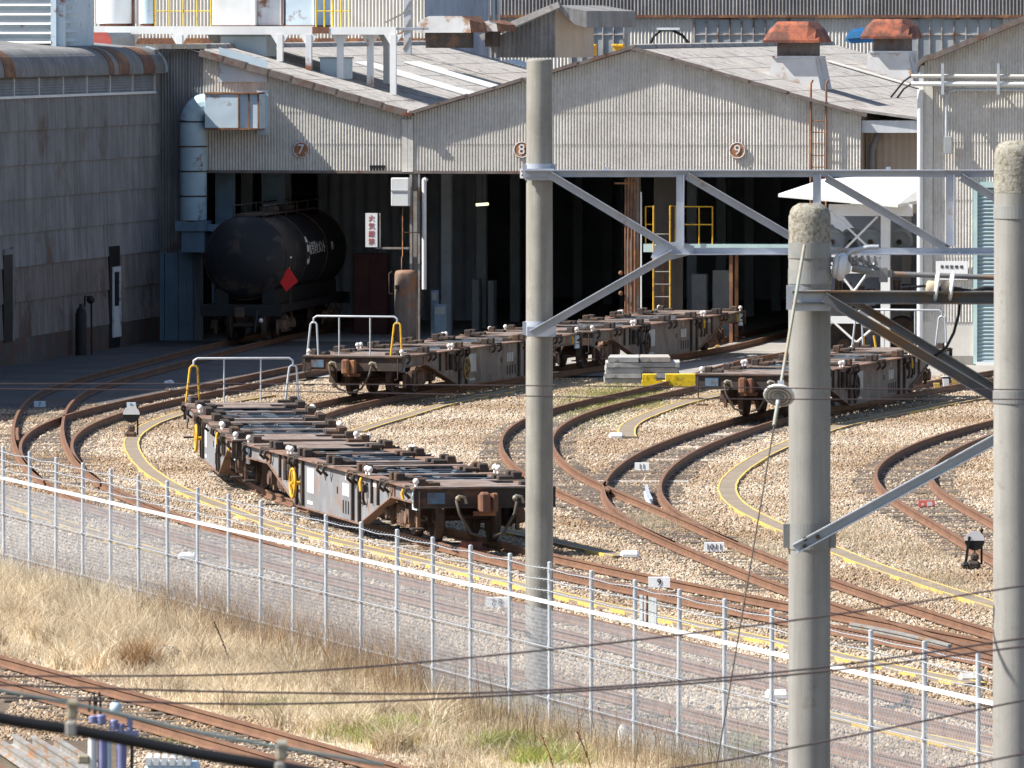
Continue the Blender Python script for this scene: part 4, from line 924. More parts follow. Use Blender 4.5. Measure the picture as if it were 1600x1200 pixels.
def bogie(parent, y0):
    b = MB(); b.box2((-.95, -.16, .42), (.95, .16, .62)); b.cyl((0, 0, .55), (0, 0, .80), .22, n=12); b.box2((-.5, -.9, .36), (-.42, .9, .46)); b.box2((.42, -.9, .36), (.5, .9, .46))
    bo = b.build('bogie', M['bogie'], parent); bo.location = (0, y0, 0)
    for s in (-1, 1):
        f = MB(); x = s * .86
        f.prism([(x, -1.12, .34), (x, -1.12, .58), (x, -.55, .62), (x, -.42, .70), (x, .42, .70), (x, .55, .62), (x, 1.12, .58), (x, 1.12, .34), (x, .72, .33), (x, .5, .22), (x, -.5, .22), (x, -.72, .33)], (s * .09, 0, 0))
        for yy in (-.9, .9): f.cyl((x, yy, .43), (x + s * .24, yy, .43), .15, .12, n=10); f.box2((x + s * .0, yy - .17, .34), (x + s * .2, yy + .17, .60))
        for yy in (-.2, 0, .2): f.lathe((x + s * .10, yy, .27), (0, 0, 1), [(q * .035, .075 if q % 2 else .055) for q in range(10)], 8)
        f.box2((x + s * .02, -1.25, .2), (x + s * .08, -1.12, .55)); f.box2((x + s * .02, 1.12, .2), (x + s * .08, 1.25, .55))
        f.bar((x + s * .16, -.75, .62), (x + s * .16, -.45, .84), .06, .05); f.bar((x + s * .16, .75, .62), (x + s * .16, .45, .84), .06, .05)
        f.build('side_frame', M['bogie'], bo)
        for yy in (-.9, .9):
            w_ = MB(); w_.lathe((s * .46, yy, .43), (s, 0, 0), [(-.01, .05), (-.01, .455), (.02, .46), (.03, .432), (.13, .425), (.14, .36), (.07, .34), (.06, .12), (.12, .1), (.12, .05)], 24); w_.build('wheel', M['wheel'], bo)
    for yy in (-.9, .9):
        a = MB(); a.cyl((-.6, yy, .43), (.6, yy, .43), .07, n=10); a.build('axle', M['wheel'], bo)
    return bo
def make_wagon():
    t = thing('flat_wagon', 'x', 'flat wagon', group='container flat wagons')
    for (web, fl, st), nm in zip(SILLS, ('', '')):
        s_ = W0('side_sill', web, 'belly', t); W0('sill_flange', fl, 'sill', s_); WE('stiffener', st, 'dark_steel', s_)
    WE('deck_plate', DECK, 'deck', t); WE('cross_member', CROSS, 'blue_steel', t); WE('centre_sill', CENTER, 'blue_steel', t); WE('brake_gear', PIPE, 'dark_steel', t)
    for e in (-1, 1):
        h = MB(); y = e * HL
        h.box2((-1.29, y - .03 * e, DT - .34), (1.29, y + .05 * e, DT - .0)); h.box2((-1.29, y + .05 * e, DT - .03), (1.29, y + .1 * e, DT)); h.box2((-1.29, y + .05 * e, DT - .36), (1.29, y + .08 * e, DT - .33))
        hs = W0('headstock', h, 'dark_steel', t)
        c = MB()
        for x in (-1.05,): c.box2((x, y + .05 * e, DT - .28), (x + .32, y + .075 * e, DT - .08))
        WE('blue_patch', c, 'blue_patch', hs)
        p = MB(); p.box2((-.14, y, DT - .42), (.14, y + .34 * e, DT - .10), bev=.04); p.box2((-.16, y + .28 * e, DT - .44), (.02, y + .48 * e, DT - .06), bev=.04); p.box2((.07, y + .28 * e, DT - .42), (.17, y + .42 * e, DT - .08), bev=.02); p.box2((-.2, y, DT - .5), (.2, y + .1 * e, DT - .42))
        W0('coupler', p, 'rust', t)
        hh = MB()
        for sx in (-1, 1):
            x = sx * .52; hh.tube([(x, y + .06 * e, DT - .22), (x + .03 * sx, y + .22 * e, DT - .24), (x - .02 * sx, y + .26 * e, DT - .45), (x - .22 * sx, y + .26 * e, DT - .80), (x - .42 * sx, y + .26 * e, DT - .86)], .028, 7)
        WE('brake_hose', hh, 'hose', t)
        for sx in (-1, 1):
            k = MB(); x = sx * .52; k.tube([(x + .16, y + .17 * e, DT - .27), (x + .12, y + .2 * e, DT - .16), (x, y + .2 * e, DT - .14)], .028, 6); k.sphere((x, y + .2 * e, DT - .18), .05, 8, 5); W0('brake_cock', k, 'clamp', t)
            g_ = MB(); x = sx * 1.2; g_.tube([(x, y + .12 * e, DT - .05), (x, y + .12 * e, DT - .55), (x - .1 * sx, y + .05 * e, DT - .58)], .016, 5); g_.box2((x - .12 * sx, y - .35 * e, DT - .75), (x + .1 * sx, y - .05 * e, DT - .72)); WE('step', g_, 'dark_steel', t)
            pt_ = MB(); pt_.box2((sx * 1.19, y - .45 * e, DT - .4), (sx * 1.225, y - .02 * e, DT - .03)); W0('end_plate', pt_, 'box_blue' if sx * e > 0 else 'blue_steel', t)
    bogie(t, -6.05); bogie(t, 6.05)
    # container fasteners and white guide knobs
    ys = [-8.3, -6.35, -5.9, -3.3, -2.75, -.3, .3, 2.75, 3.3, 5.9, 6.35, 8.3]
    def lock(sx, y):
        k = MB(); x = sx * 1.08
        k.box((x, y, DT + .08), (.18, .16, .16), bev=.02); k.box((x - sx * .22, y + .02, DT + .045), (.26, .2, .08), bev=.015); k.tube([(x + sx * .1, y - .1, DT - .02), (x + sx * .26, y - .06, DT - .02), (x + sx * .27, y + .04, DT - .12), (x + sx * .18, y + .08, DT - .2)], .03, 6); k.tube([(x + sx * .1, y + .02, DT), (x + sx * .24, y + .1, DT + .02), (x + sx * .25, y + .16, DT - .1)], .025, 6); return k
    ml = lock(-1, 0).mesh('container_lock', M['dark_steel']); mr = lock(1, 0).mesh('container_lock', M['dark_steel'])
    kb = MB(); kb.cyl((0, 0, 0), (0, 0, .07), .03, n=8); kb.sphere((0, 0, .11), .058, 10, 7); kmesh = kb.mesh('guide_knob', M['knob'])
    for sx, m_ in ((-1, ml), (1, mr)):
        for y in ys:
            o = bpy.data.objects.new('container_lock', m_); scene.collection.objects.link(o); o.parent = t; o.location = (0, y, 0)
        for y in (-8.5, -4.15, -3.85, 3.85, 4.15, 8.5):
            o = bpy.data.objects.new('guide_knob', kmesh); scene.collection.objects.link(o); o.parent = t; o.location = (sx * 1.2, y, DT)
    # hand wheel, valves and painted marks on each side
    for s in (-1, 1):
        q = MB(); y = -s * 2.95; R0 = .27; n = 22
        ring = [(s * 1.34, y + R0 * math.cos(2 * math.pi * i / n), .55 + R0 * math.sin(2 * math.pi * i / n)) for i in range(n + 1)]
        q.tube(ring, .032, 6)
        for i in range(5): a = 2 * math.pi * i / 5; q.bar((s * 1.34, y, .55), (s * 1.34, y + R0 * math.cos(a), .55 + R0 * math.sin(a)), .03, .03, (1, 0, 0))
        q.cyl((s * 1.2, y, .55), (s * 1.37, y, .55), .04, n=8); W0('hand_wheel', q, 'yellow', t)
        v = MB()
        for yy in (-s * 3.7, s * 3.5, s * 3.9): v.tube([(s * 1.2, yy, .9), (s * 1.28, yy, .8), (s * 1.27, yy + .06, .6), (s * 1.22, yy + .15, .5)], .03, 6); v.box((s * 1.26, yy, .8), (.1, .12, .16), bev=.02)
        for yy in (-s * 3.45, -s * 4.1): v.cyl((s * 1.26, yy, .55), (s * 1.26, yy, .95), .06, n=8)
        WE('brake_valve', v, 'dark_steel', t)
        v = MB(); yy = s * 3.7; v.tube([(s * 1.27, yy, .98), (s * 1.3, yy + .02 * s, .9), (s * 1.29, yy + .05 * s, .74)], .035, 6); yy = s * 7.7; v.tube([(s * 1.27, yy, .98), (s * 1.3, yy, .9), (s * 1.28, yy + .03 * s, .8)], .03, 6); WE('release_handle', v, 'yellow', t)
        mk = MB(); d = -s
        def patch(y0, y1, z0, z1): mk.box2((s * 1.19, d * y0, z0), (s * 1.197, d * y1, z1))
        patch(1.55, 2.2, .42, .88); patch(1.65, 2.2, .2, .26)
        for i in range(3): patch(-2.05 + i * .22, -1.88 + i * .22, .55, .78)
        patch(-1.75, -1.7, .84, .97); patch(-4.9, -4.3, .86, .95); WE('painted_mark', mk, 'sign_white', t)
        mk = MB()
        for i in range(4): mk.box2((s * 1.19, d * (-1.45 - i * .26), .22), (s * 1.2, d * (-1.52 - i * .26), .46))
        mk.box2((s * 1.19, d * -.85, .55), (s * 1.2, d * -.93, .68)); WE('stencil_mark', mk, 'mark_black', t)
    return t
proto = make_wagon()
def pos_on(line, target):                               # arc-length parameter nearest to a point
    return min(range(len(line)), key=lambda i: (line[i] - target).length)
def place(o, line, yfront, ztrack=.2):
    i = min(range(len(line)), key=lambda k: abs(line[k].y - yfront) + (0 if line[k].y > 100 else 999))
    a = line[i] + (line[i + 1] - line[i]) * ((yfront - line[i].y) / max(1e-6, (line[i + 1].y - line[i].y)))
    def walk(p, idx, dist):
        acc = 0
        while idx + 1 < len(line):
            d = (line[idx + 1] - p).length
            if acc + d >= dist: return p + (line[idx + 1] - p) * ((dist - acc) / d), idx
            acc += d; p = line[idx + 1]; idx += 1
        return p, idx
    p1, i1 = walk(a, i, HL - 6.05); p2, i2 = walk(p1, i1, 12.1)
    m = (p1 + p2) / 2; dd = (p2 - p1).normalized()
    o.location = (m.x, m.y, ztrack); o.rotation_euler = (0, 0, math.atan2(-dd.x, dd.y))
    return walk(p2, i2, HL - 6.05 + .9)[0].y
TR_ = {k: (v if v[-1].y > v[0].y else v[::-1]) for k, v in TR.items()}
wagons = [proto] + [copy_tree(proto) for _ in range(4)]
y_ = place(wagons[0], TR_['C'], 159.7); wagons[0]['label'] = 'nearest flat wagon, its front end just left of the middle pole'
place(wagons[1], TR_['C'], y_); wagons[1]['label'] = 'flat wagon coupled behind the nearest one, with end rail and seen almost end-on'
y_ = place(wagons[2], TR_['C'], 222.0); wagons[2]['label'] = 'flat wagon below the rusty cylinder, with grey and yellow rail on its front'
place(wagons[3], TR_['C'], y_); wagons[3]['label'] = 'farthest flat wagon, reaching into the dark doorway right of the middle pole'
place(wagons[4], TR_['E'], 210.6); wagons[4]['label'] = 'lone flat wagon on the right, partly behind the thick near pole'
for o in wagons[2:]:
    for ch in o.children:
        if ch.name.startswith('painted_mark'):
            me = ch.data.copy(); me.materials[0] = M['grey_text']; ch.data = me
        if ch.name.startswith('hand_wheel'):
            me = ch.data.copy(); me.materials[0] = M['yellow_old' if o is wagons[2] else 'dark_steel']; ch.data = me
        if ch.name.startswith('side_sill'):
            me = ch.data.copy(); me.materials[0] = M['belly_dull']; ch.data = me
def end_rail(o, e, yl, yr):                             # pipe rail across an end, with a leg frame at each side
    y = e * (HL - .25)
    m = MB(); z1 = DT + .98
    m.tube([(-1.08, y, DT + .82), (-1.08, y, z1 - .05), (-1.0, y, z1), (1.0, y, z1), (1.08, y, z1 - .05), (1.08, y, DT + .82)], .026, 7)
    for x in (-.42, .38): m.tube([(x, y, DT), (x, y, z1)], .02, 6)
    m.build('end_rail', M['galv'], o)
    for s, mt in ((-1, yl), (1, yr)):
        m = MB(); x = s * 1.08; m.tube([(x - .17, y, DT - .0), (x - .08, y, DT + .78), (x - .04, y, DT + .82), (x + .04, y, DT + .82), (x + .08, y, DT + .78), (x + .12, y, DT)], .026, 7); m.build('rail_leg', M[mt], o)
end_rail(wagons[1], 1, 'yellow', 'galv'); end_rail(wagons[2], -1, 'galv', 'yellow'); end_rail(wagons[4], 1, 'galv', 'galv')

# ------------------------------------------------------------------ tank wagon in door 7
t = thing('tank_wagon', 'black cement tank wagon with red diamond placard standing in dark door 7', 'tank wagon')
TL, TRD = 5.6, 1.22; zc = 2.42
b = MB(); pf = [(-TL - .32, .05), (-TL - .29, .45), (-TL - .2, .85), (-TL - .06, 1.12), (-TL + .1, TRD), (TL - .1, TRD), (TL + .06, 1.12), (TL + .2, .85), (TL + .32, .05)]
b.lathe((0, 0, zc), (0, 1, 0), pf, 40); tk = b.build('barrel', M['tank'], t)
b = MB()
for y in (-TL + .1, -1.9, 1.9, TL - .1): b.lathe((0, y, zc), (0, 1, 0), [(0, TRD), (0, TRD + .02), (.06, TRD + .02), (.06, TRD)], 40, caps=False)
b.build_each('band', M['dark_steel'], tk)
b = MB()
for s in (-1, 1): b.box2((s * .9, -6.3, .82), (s * 1.1, 6.3, 1.06)); b.box2((s * .5, -TL, 1.06), (s * .9, TL, 1.5))
for y in (-6.3, 6.3): b.box2((-1.2, y - .08, .74), (1.2, y + .08, 1.08))
b.build('underframe', M['black'], t)
b = MB(); b.box2((-.14, -6.75, .7), (.14, -6.3, 1.0), bev=.04); b.tube([(.5, -6.38, .9), (.52, -6.6, .85), (.45, -6.6, .3)], .03, 6); b.build('coupler', M['dark_steel'], t)
b = MB(); b.sphere((.62, -6.55, .62), .07); b.build('brake_cock', M['knob'], t)
b = MB()
for s in (-1, 1): b.tube([(s * .45, -TL + .5, zc + TRD + .3), (s * .45, TL - .5, zc + TRD + .3)], .02, 6)
for y in range(-5, 6, 2):
    for s in (-1, 1): b.tube([(s * .45, y, zc + TRD - .1), (s * .45, y, zc + TRD + .3)], .018, 5)
b.box2((-.42, -TL + .6, zc + TRD + .0), (.42, TL - .6, zc + TRD + .05)); b.cyl((0, -1.4, zc + TRD - .1), (0, -1.4, zc + TRD + .2), .3, n=14); b.cyl((0, 1.4, zc + TRD - .1), (0, 1.4, zc + TRD + .2), .3, n=14); b.build('roof_walkway', M['dark_steel'], t)
bogie(t, -4.2); bogie(t, 4.2)
b = MB(); b.box((0, 0, 0), (.5, .03, .5), Matrix.Rotation(R(45), 3, 'Y')); dm = b.build('diamond_placard', M['red'], t, label='bright red diamond placard'); dm.location = (1.2, -TL + .3, 1.78); dm.rotation_euler = (0, R(8), R(38))
b = MB(); b.tube([(1.24, -TL + .6, 1.06), (1.24, -TL + .6, 2.35)], .02, 6); b.build('placard_holder', M['dark_steel'], t)
def on_barrel(mb, ang0, y, name, mat):                  # wrap flat lettering (x: along, z: up) round the right side of the barrel
    vs = []
    for x, yy, z in mb.v:
        a = ang0 + z / TRD; vs.append(((TRD + .012 - yy) * math.cos(a), y + x, zc + (TRD + .012 - yy) * math.sin(a)))
    mb.v = vs; return mb.build(name, M[mat], t)
on_barrel(text_mb('太平洋セメント', .42, .006), .12, .1, 'lettering', 'knob')
e = MB(); e.prism([(-.22, 0, -.34), (.0, 0, -.42), (.22, 0, -.34), (.22, 0, .1), (.0, 0, .2), (-.22, 0, .1)], (0, -.006, 0)); e.prism([(-.18, 0, .24), (.18, 0, .24), (.1, 0, .42), (-.1, 0, .42)], (0, -.006, 0)); on_barrel(e, .1, -1.6, 'emblem', 'knob')
on_barrel(text_mb('89', .34, .006), .12, 2.9, 'lettering', 'knob')
e = MB(); e.box((0, 0, 0), (.3, .006, .05)); e.box((0, 0, -.28), (.12, .006, .1)); e.box((.0, 0, -.42), (.1, .006, .08)); on_barrel(e, .0, -TL + .75, 'painted_mark', 'knob')
i = min(range(len(TR_['A'])), key=lambda k: abs(TR_['A'][k].y - 261)); p1 = TR_['A'][i]; j = min(range(len(TR_['A'])), key=lambda k: abs((TR_['A'][k] - p1).length - 12) + (99 if k < i else 0)); dd = (TR_['A'][j] - p1).normalized()
m = p1 + dd * 6.3; t.location = (m.x, m.y, .2); t.rotation_euler = (0, 0, math.atan2(-dd.x, dd.y))
# ------------------------------------------------------------------ fence
NP = 33; SP = 2.0
F0 = FA - FD * 3 * SP
fence = thing('mesh_fence', 'tall grey chain-link fence with bright white top rail crossing the foreground', 'fence', F0)
fence.rotation_euler = (0, 0, math.atan2(FD.y, FD.x))
pm = MB(); pm.cyl((0, 0, -.2), (0, 0, 2.28), .032, n=10); pm.sphere((0, 0, 2.28), .034, 8, 5, (1, 1, .5)); pm.cyl((0, 0, .42), (0, 0, .48), .042, n=10); pm.cyl((0, 0, 1.11), (0, 0, 1.17), .042, n=10)
pmesh = pm.mesh('post', M['galv'])
for i in range(NP):
    o = bpy.data.objects.new('post', pmesh); scene.collection.objects.link(o); o.parent = fence; o.location = (i * SP, 0, 0)
    o.rotation_euler = (random.uniform(-.006, .006), random.uniform(-.006, .006), 0)
m = MB(); m.bar((0, 0, 1.74), ((NP - 1) * SP, 0, 1.74), .045, .046); m.build('top_rail', M['rail_white'], fence)
for z, r in ((.45, .006), (1.14, .008)):
    m = MB(); m.tube([(0, -.04, z), ((NP - 1) * SP, -.04, z)], r, 6); m.build('tension_rail', M['mesh_wire'], fence)
for z in (1.90, 2.05, 2.2):
    m = MB(); pts_ = []
    for i in range((NP - 1) * 2 + 1): pts_.append((i * 1.0, -.035, z - (.02 if i % 2 else 0) + random.uniform(-.006, .006)))
    m.tube(pts_, .006, 4)
    for i in range((NP - 1) * 12):
        x = i * .166; m.bar((x, -.035 - .02, z - .025), (x + .02, -.035 + .02, z + .02), .006, .006)
    m.build('barbed_wire', M['galv'], fence, label='barbed wire strand')
mm = MB(); c_ = .056; r_ = .0029
def vwire(x0, ph):
    n = int(1.62 / (c_ / 1))
    P = [(x0 + (c_ / 2 if (k + ph) % 2 else 0), 0.006 * ((k + ph) % 2), .1 + k * c_ * .98) for k in range(n + 1)]
    vs = []
    for p in P:
        for a in (0, 2.09, 4.19): vs.append((p[0] + r_ * math.cos(a), p[1] + r_ * math.sin(a), p[2]))
    mm.add(vs, [(3 * k + j, 3 * k + (j + 1) % 3, 3 * k + 3 + (j + 1) % 3, 3 * k + 3 + j) for k in range(n) for j in range(3)])
nx_ = int(SP / (c_ / 2))
for k in range(nx_): vwire(k * SP / nx_, k % 2 if False else 0) if k % 2 == 0 else vwire((k) * SP / nx_ - c_ / 2 + c_ / 2, 1)
mme = mm.mesh('mesh_panel', M['mesh_wire'])
for i in range(NP - 1):
    o = bpy.data.objects.new('mesh_panel', mme); scene.collection.objects.link(o); o.parent = fence; o.location = (i * SP, 0, 0)
# sign plate hung on the far side of the fence
q = onplane(1013, 956, FA + FN * .12, FN); t = thing('sign_plate', 'small grey metal sign seen from behind on the fence', 'sign', q, fence.rotation_euler.z)
m = MB(); m.box((0, 0, 0), (.78, .012, .40)); m.build('plate', M['grey_box'], t); m = MB(); m.box((0, -.02, 0), (.035, .02, .44)); m.build('strap', M['rust'], t)

# ------------------------------------------------------------------ concrete poles and steel gantries
def pole(x, y, r0, r1, ztop, label, mat, bands=(), dome=.05):
    t = thing('concrete_pole', label, 'pole', (x, y, 0), group='concrete line poles')
    m = MB(); m.lathe((0, 0, -.3), (0, 0, 1), [(0, r0)] + [((ztop + .3) * k / 12, r0 + (r1 - r0) * k / 12) for k in range(1, 12)] + [(ztop + .3 - dome * 1.6, r1), (ztop + .3 - dome * .9, r1 * .985), (ztop + .3 - dome * .5, r1 * .93), (ztop + .3 - dome * .2, r1 * .8), (ztop + .3, r1 * .55)], 40)
    m.build('shaft', M[mat], t)
    if mat == 'concrete_spot':
        zz = ztop - .42; rr = r0 + (r1 - r0) * .93; m = MB(); m.lathe((0, 0, zz), (0, 0, 1), [(0, rr + .001), (.42 - dome * 1.6, r1 + .002), (.42 - dome * .9, r1 * .985 + .002), (.42 - dome * .5, r1 * .93 + .003), (.42 - dome * .2, r1 * .8 + .003), (.422, r1 * .55)], 40); m.build('weathered_top', M['lichen'], t)
    for z, h in bands:
        r = r0 + (r1 - r0) * z / ztop
        m = MB(); m.lathe((0, 0, z), (0, 0, 1), [(0, r + .002), (0, r + .007), (h, r + .007), (h, r + .002)], 40, smooth=False, caps=False)
        if h > .19: m.box((-r - .02, -.03, z + h / 2), (.05, .08, h * .9)); m.box((r + .02, -.03, z + h / 2), (.05, .08, h * .9))
        m.build('clamp_band', M['clamp_grey' if mat == 'concrete_spot' else 'gantry'], t)
    return t
b0 = gp(846, 1112); PM = (b0.x, b0.y); sM = FPX / b0.y
def zM(y): return HC - (y - YH) / sM
zt0 = zM(91)
pole(PM[0] - .03, PM[1], 45 / 2 / sM, 40 / 2 / sM, zt0, 'tall weathered concrete pole in the middle, carrying the left end of the pale gantry', 'concrete', ((zM(280), .22), (zM(524), .2)), .03)
DN = 74.0; sN = FPX / DN
def zN(y): return HC - (y - YH) / sN
xN = (1265.5 - 800) / sN
pole(xN, DN, .176, .172, zN(318), 'thick near concrete pole with spotted domed top, guy wire strapped to it', 'concrete_spot', ((zN(403), .13), (zN(443), .12), (zN(474), .1), (zN(858), .22)), .12)
xR = (1589 - 800) * (DN - 1.2) / FPX
pole(xR, DN - 1.2, .19, .185, zN(217), 'thick concrete pole cut off by the right edge of the photo', 'concrete_spot', ((zN(336), .1), (zN(620), .1)), .12)
# far gantry from the middle pole
t = thing('steel_gantry', 'pale grey steel truss gantry running right from the middle pole', 'gantry', (PM[0], PM[1] - .22, 0))
def gM(x, y): return Vector(((x - 800) / sM - PM[0], 0, zM(y)))
m = MB(); m.bar(gM(820, 271), gM(1950, 271), .12, .085); m.bar(gM(820, 265.5) + Vector((0, -.03, 0)), gM(1950, 265.5) + Vector((0, -.03, 0)), .2, .018); m.build('top_chord', M['gantry'], t)
m = MB(); m.bar(gM(1050, 391), gM(1950, 391), .12, .08); m.bar(gM(1050, 396) + Vector((0, -.05, 0)), gM(1950, 396) + Vector((0, -.05, 0)), .22, .016); m.build('bottom_chord', M['gantry'], t)
for a, b in (((858, 272), (1050, 388)), ((1072, 274), (1240, 372)), ((1290, 278), (1480, 388)), ((1500, 276), (1680, 388)), ((1062, 384), (1062, 272)), ((1275, 384), (1275, 272)), ((1483, 384), (1483, 272)), ((1700, 384), (1700, 272)), ((830, 521), (1052, 394))):
    m = MB(); m.bar(gM(*a) + Vector((0, -.06, 0)), gM(*b) + Vector((0, -.06, 0)), .02, .105, (0, 1, 0) if False else (0, 0, 1)) if False else None
    m = MB(); u = Vector((0, 1, 0)); p_, q_ = gM(*a) + Vector((0, -.07, 0)), gM(*b) + Vector((0, -.07, 0)); m.bar(p_, q_, .105, .014, u)
    d_ = (q_ - p_).normalized(); n_ = d_.cross(u).normalized(); n_ = n_ if n_.z > 0 else -n_
    if abs(d_.x) < .1: n_ = Vector((1, 0, 0))
    m.bar(p_ + n_ * .05 + u * -.05, q_ + n_ * .05 + u * -.05, .014, .1, u); m.build('brace', M['gantry'], t)
m = MB(); c = gM(1048, 390); m.prism([c + Vector((-.28, -.085, -.10)), c + Vector((-.12, -.085, -.16)), c + Vector((.32, -.085, -.05)), c + Vector((.32, -.085, .06)), c + Vector((.12, -.085, .12)), c + Vector((-.2, -.085, .10))], (0, .012, 0)); m.build('gusset', M['gantry'], t)
m = MB(); m.box((-.03, .0, zM(272)), (.40, .05, .16)); m.box((.0, -.02, zM(517)), (.40, .05, .14)); m.build_each('mounting_plate', M['gantry'], t)
for px in (948, 1172, 1387):
    m = MB(); c = gM(px, 263); m.box(c, (.06, .06, .05)); m.build('bolt_lug', M['gantry'], t)
# near gantry on the two near poles
t = thing('dark_gantry', 'dark weathered steel gantry with V braces between the two near poles', 'gantry', (xN, DN - .22, 0))
def gN(x, y, v=0.0): return Vector(((x - 800) / sN - xN, v, zN(y)))
m = MB(); a, b = gN(1236, 463), gN(2100, 466); m.bar(a, b, .02, .085); m.bar(a + Vector((0, -.04, .045)), b + Vector((0, -.04, .045)), .11, .012); m.bar(a + Vector((0, -.04, -.045)), b + Vector((0, -.04, -.045)), .11, .012); m.build('beam', M['gantry_dark'], t)
m = MB(); m.bar(a + Vector((0, -.05, .054)), b + Vector((0, -.05, .054)), .12, .006); m.build('beam_lip', M['gantry_old'], t)
def chan(nm, a, b, mat, wd, off):
    m = MB(); u = Vector((0, 1, 0)); p_, q_ = a + u * off, b + u * off; m.bar(p_, q_, wd, .012, u); d_ = (q_ - p_).normalized(); n_ = d_.cross(u).normalized()
    n_ = n_ if n_.z > 0 else -n_
    m.bar(p_ + n_ * wd * .5 - u * .035, q_ + n_ * wd * .5 - u * .035, .01, .07, u); m.bar(p_ - n_ * wd * .5 - u * .035, q_ - n_ * wd * .5 - u * .035, .01, .07, u); m.build(nm, M[mat], t)
chan('brace', gN(1286, 462), gN(1604, 650), 'gantry_dark', .075, -.10)
chan('brace', gN(1320, 462), gN(1610, 640), 'gantry_old', .06, .10)
chan('brace', gN(1240, 854), gN(1594, 660), 'galv', .075, -.16)
m = MB(); m.bar(gN(1596, 462, -.1), gN(1596, 660, -.1), .05, .05); m.build('hanger', M['gantry_dark'], t)
m = MB(); m.box(gN(1592, 650, -.13), (.2, .015, .2)); m.build('gusset', M['gantry_dark'], t)
m = MB(); m.box(gN(1240, 463, -.03), (.13, .04, .2)); m.box(gN(1268, 468, -.03), (.3, .03, .17)); m.build('end_plate', M['galv'], t)
for px, py in ((1256, 838), (1276, 835), (1256, 850), (1578, 668)):
    m = MB(); c = gN(px, py, -.18); m.cyl(c, c + Vector((0, -.04, 0)), .02, n=6); m.build('bolt', M['dark_steel'], t)
m = MB(); m.tube([gN(1596, 470, -.13), gN(1597, 560, -.13), gN(1600, 640, -.13)], .008, 5); m.build('hanger_rod', M['gantry_old'], t)
# line hardware on the dark gantry
for px, lb in ((1461, 'white disc insulator lying on the dark gantry, the left of two'), (1484, 'white disc insulator lying on the dark gantry, the right of two')):
    c = gN(px, 444, .0) + Vector((xN, DN - .22, 0)); t = thing('disc_insulator', lb, 'insulator', c, group='disc insulators on the dark gantry')
    m = MB(); m.lathe((-.085, 0, -.02), (1, 0, -.12), [(0, .035), (.01, .06), (.06, .062), (.075, .05)], 16); m.build('cap', wmat('cap' + str(px), (.50, .42, .31), None, 8), t)
    m = MB(); m.lathe((-.015, 0, -.01), (1, 0, -.12), [(0, .05), (.0, .10), (.015, .128), (.03, .13), (.035, .06)], 28); m.build('shed', M['porcelain'], t)
    m = MB(); m.cyl((.02, 0, -.03), (.09, 0, -.04), .02, n=8); m.build('pin', M['dark_steel'], t)
c = gN(1500, 452, 0) + Vector((xN, DN - .22, .0))
m = MB(); m.tube([(-.5, 0, .02), (-.3, 0, .035), (-.22, 0, .03)], .012, 6); m.tube([(.0, 0, .0), (.1, 0, -.01), (.2, 0, .015), (.34, .02, .01)], .02, 6); m.tube([(.3, 0, .01), (.6, 0, -.005), (1.2, 0, .0)], .008, 5); m.tube([(.0, .05, -.02), (-.02, .0, -.2), (-.06, 0, -.35), (-.12, 0, -.47), (-.24, 0, -.56)], .014, 6)
solo(m, 'jumper_cable', M['cable'], 'dark jumper cable lying along the dark gantry and drooping below it', 'cable', loc=c)
# strain insulator with feeder cable right of the near pole
c = gN(1305, 418, 0) + Vector((xN, DN + .0, 0)); t = thing('strain_insulator', 'big white ribbed insulator on the right flank of the near pole', 'insulator', c)
m = MB(); m.lathe((-.02, 0, .02), (1, 0, -.16), [(0, .05), (.01, .09), (.035, .105), (.04, .08), (.045, .105), (.075, .12), (.11, .105), (.115, .06), (.15, .04)], 28); m.build('shed', M['porcelain'], t)
m = MB(); m.cyl((.14, 0, 0), (.30, 0, -.03), .035, n=8); m.box((.36, 0, -.05), (.22, .05, .06)); 
for k in range(5): m.bar((.14 + k * .05, -.01, .02), (.12 + k * .05, -.02, .10), .02, .02)
m.box((.40, 0, -.06), (.07, .07, .12)); m.build('clamp', M['gantry_old'], t)
m = MB(); m.tube([(.40, 0, -.05), (1.0, 0, -.07), (1.9, 0, -.10), (3.0, 0, -.1)], .022, 8); m.tube([(.40, 0, -.04), (.2, 0, .07), (.16, 0, .04)], .02, 6) ; m.build('feeder_cable', M['gantry_dark'], t)
m = MB(); m.tube([(.08, 0, .08), (.14, 0, .14), (.28, 0, .17), (.36, 0, .17)], .02, 7); m.build('horn', M['galv'], t)
# guy wire with the disc insulator in it
A_ = at(1257, 383, DN - .2); e_ = gp(975, 2066); e_.y = 66.0
# run: from the strap down to the anchor on the ground in front of the pole
def guy(s): return A_.lerp(e_, s)
t = thing('guy_wire', 'thin guy wire with a big ribbed disc insulator hanging off the near pole', 'guy wire', (e_.x, e_.y, 0))
L_ = lambda p: Vector(p) - Vector((e_.x, e_.y, 0))
def s_at(y):                                            # fraction along the wire seen at photo row y
    lo, hi = 0, 1
    for _ in range(40):
        mid = (lo + hi) / 2; p = guy(mid); d = (p - Vector((0, 0, HC))); f = Matrix.Rotation(0, 3, 'X'); q = cam.rotation_euler.to_matrix().transposed() @ d
        yy = 600 - FPX * q.y / -q.z
        if yy < y: lo = mid
        else: hi = mid
    return lo
si = s_at(606)
m = MB(); m.tube([L_(guy(0)), L_(guy(si))], .014, 7); m.build('upper_rod', M['clamp'], t)
m = MB(); m.tube([L_(guy(si)), L_(guy(1))], .0065, 6); m.build('lower_wire', M['hose'], t)
m = MB(); m.tube([L_(guy(si + .005)), L_(guy(s_at(665)))], .016, 7); m.build('wire_grip', M['clamp'], t)
dv = (e_ - A_).normalized(); c = L_(guy(s_at(613)))
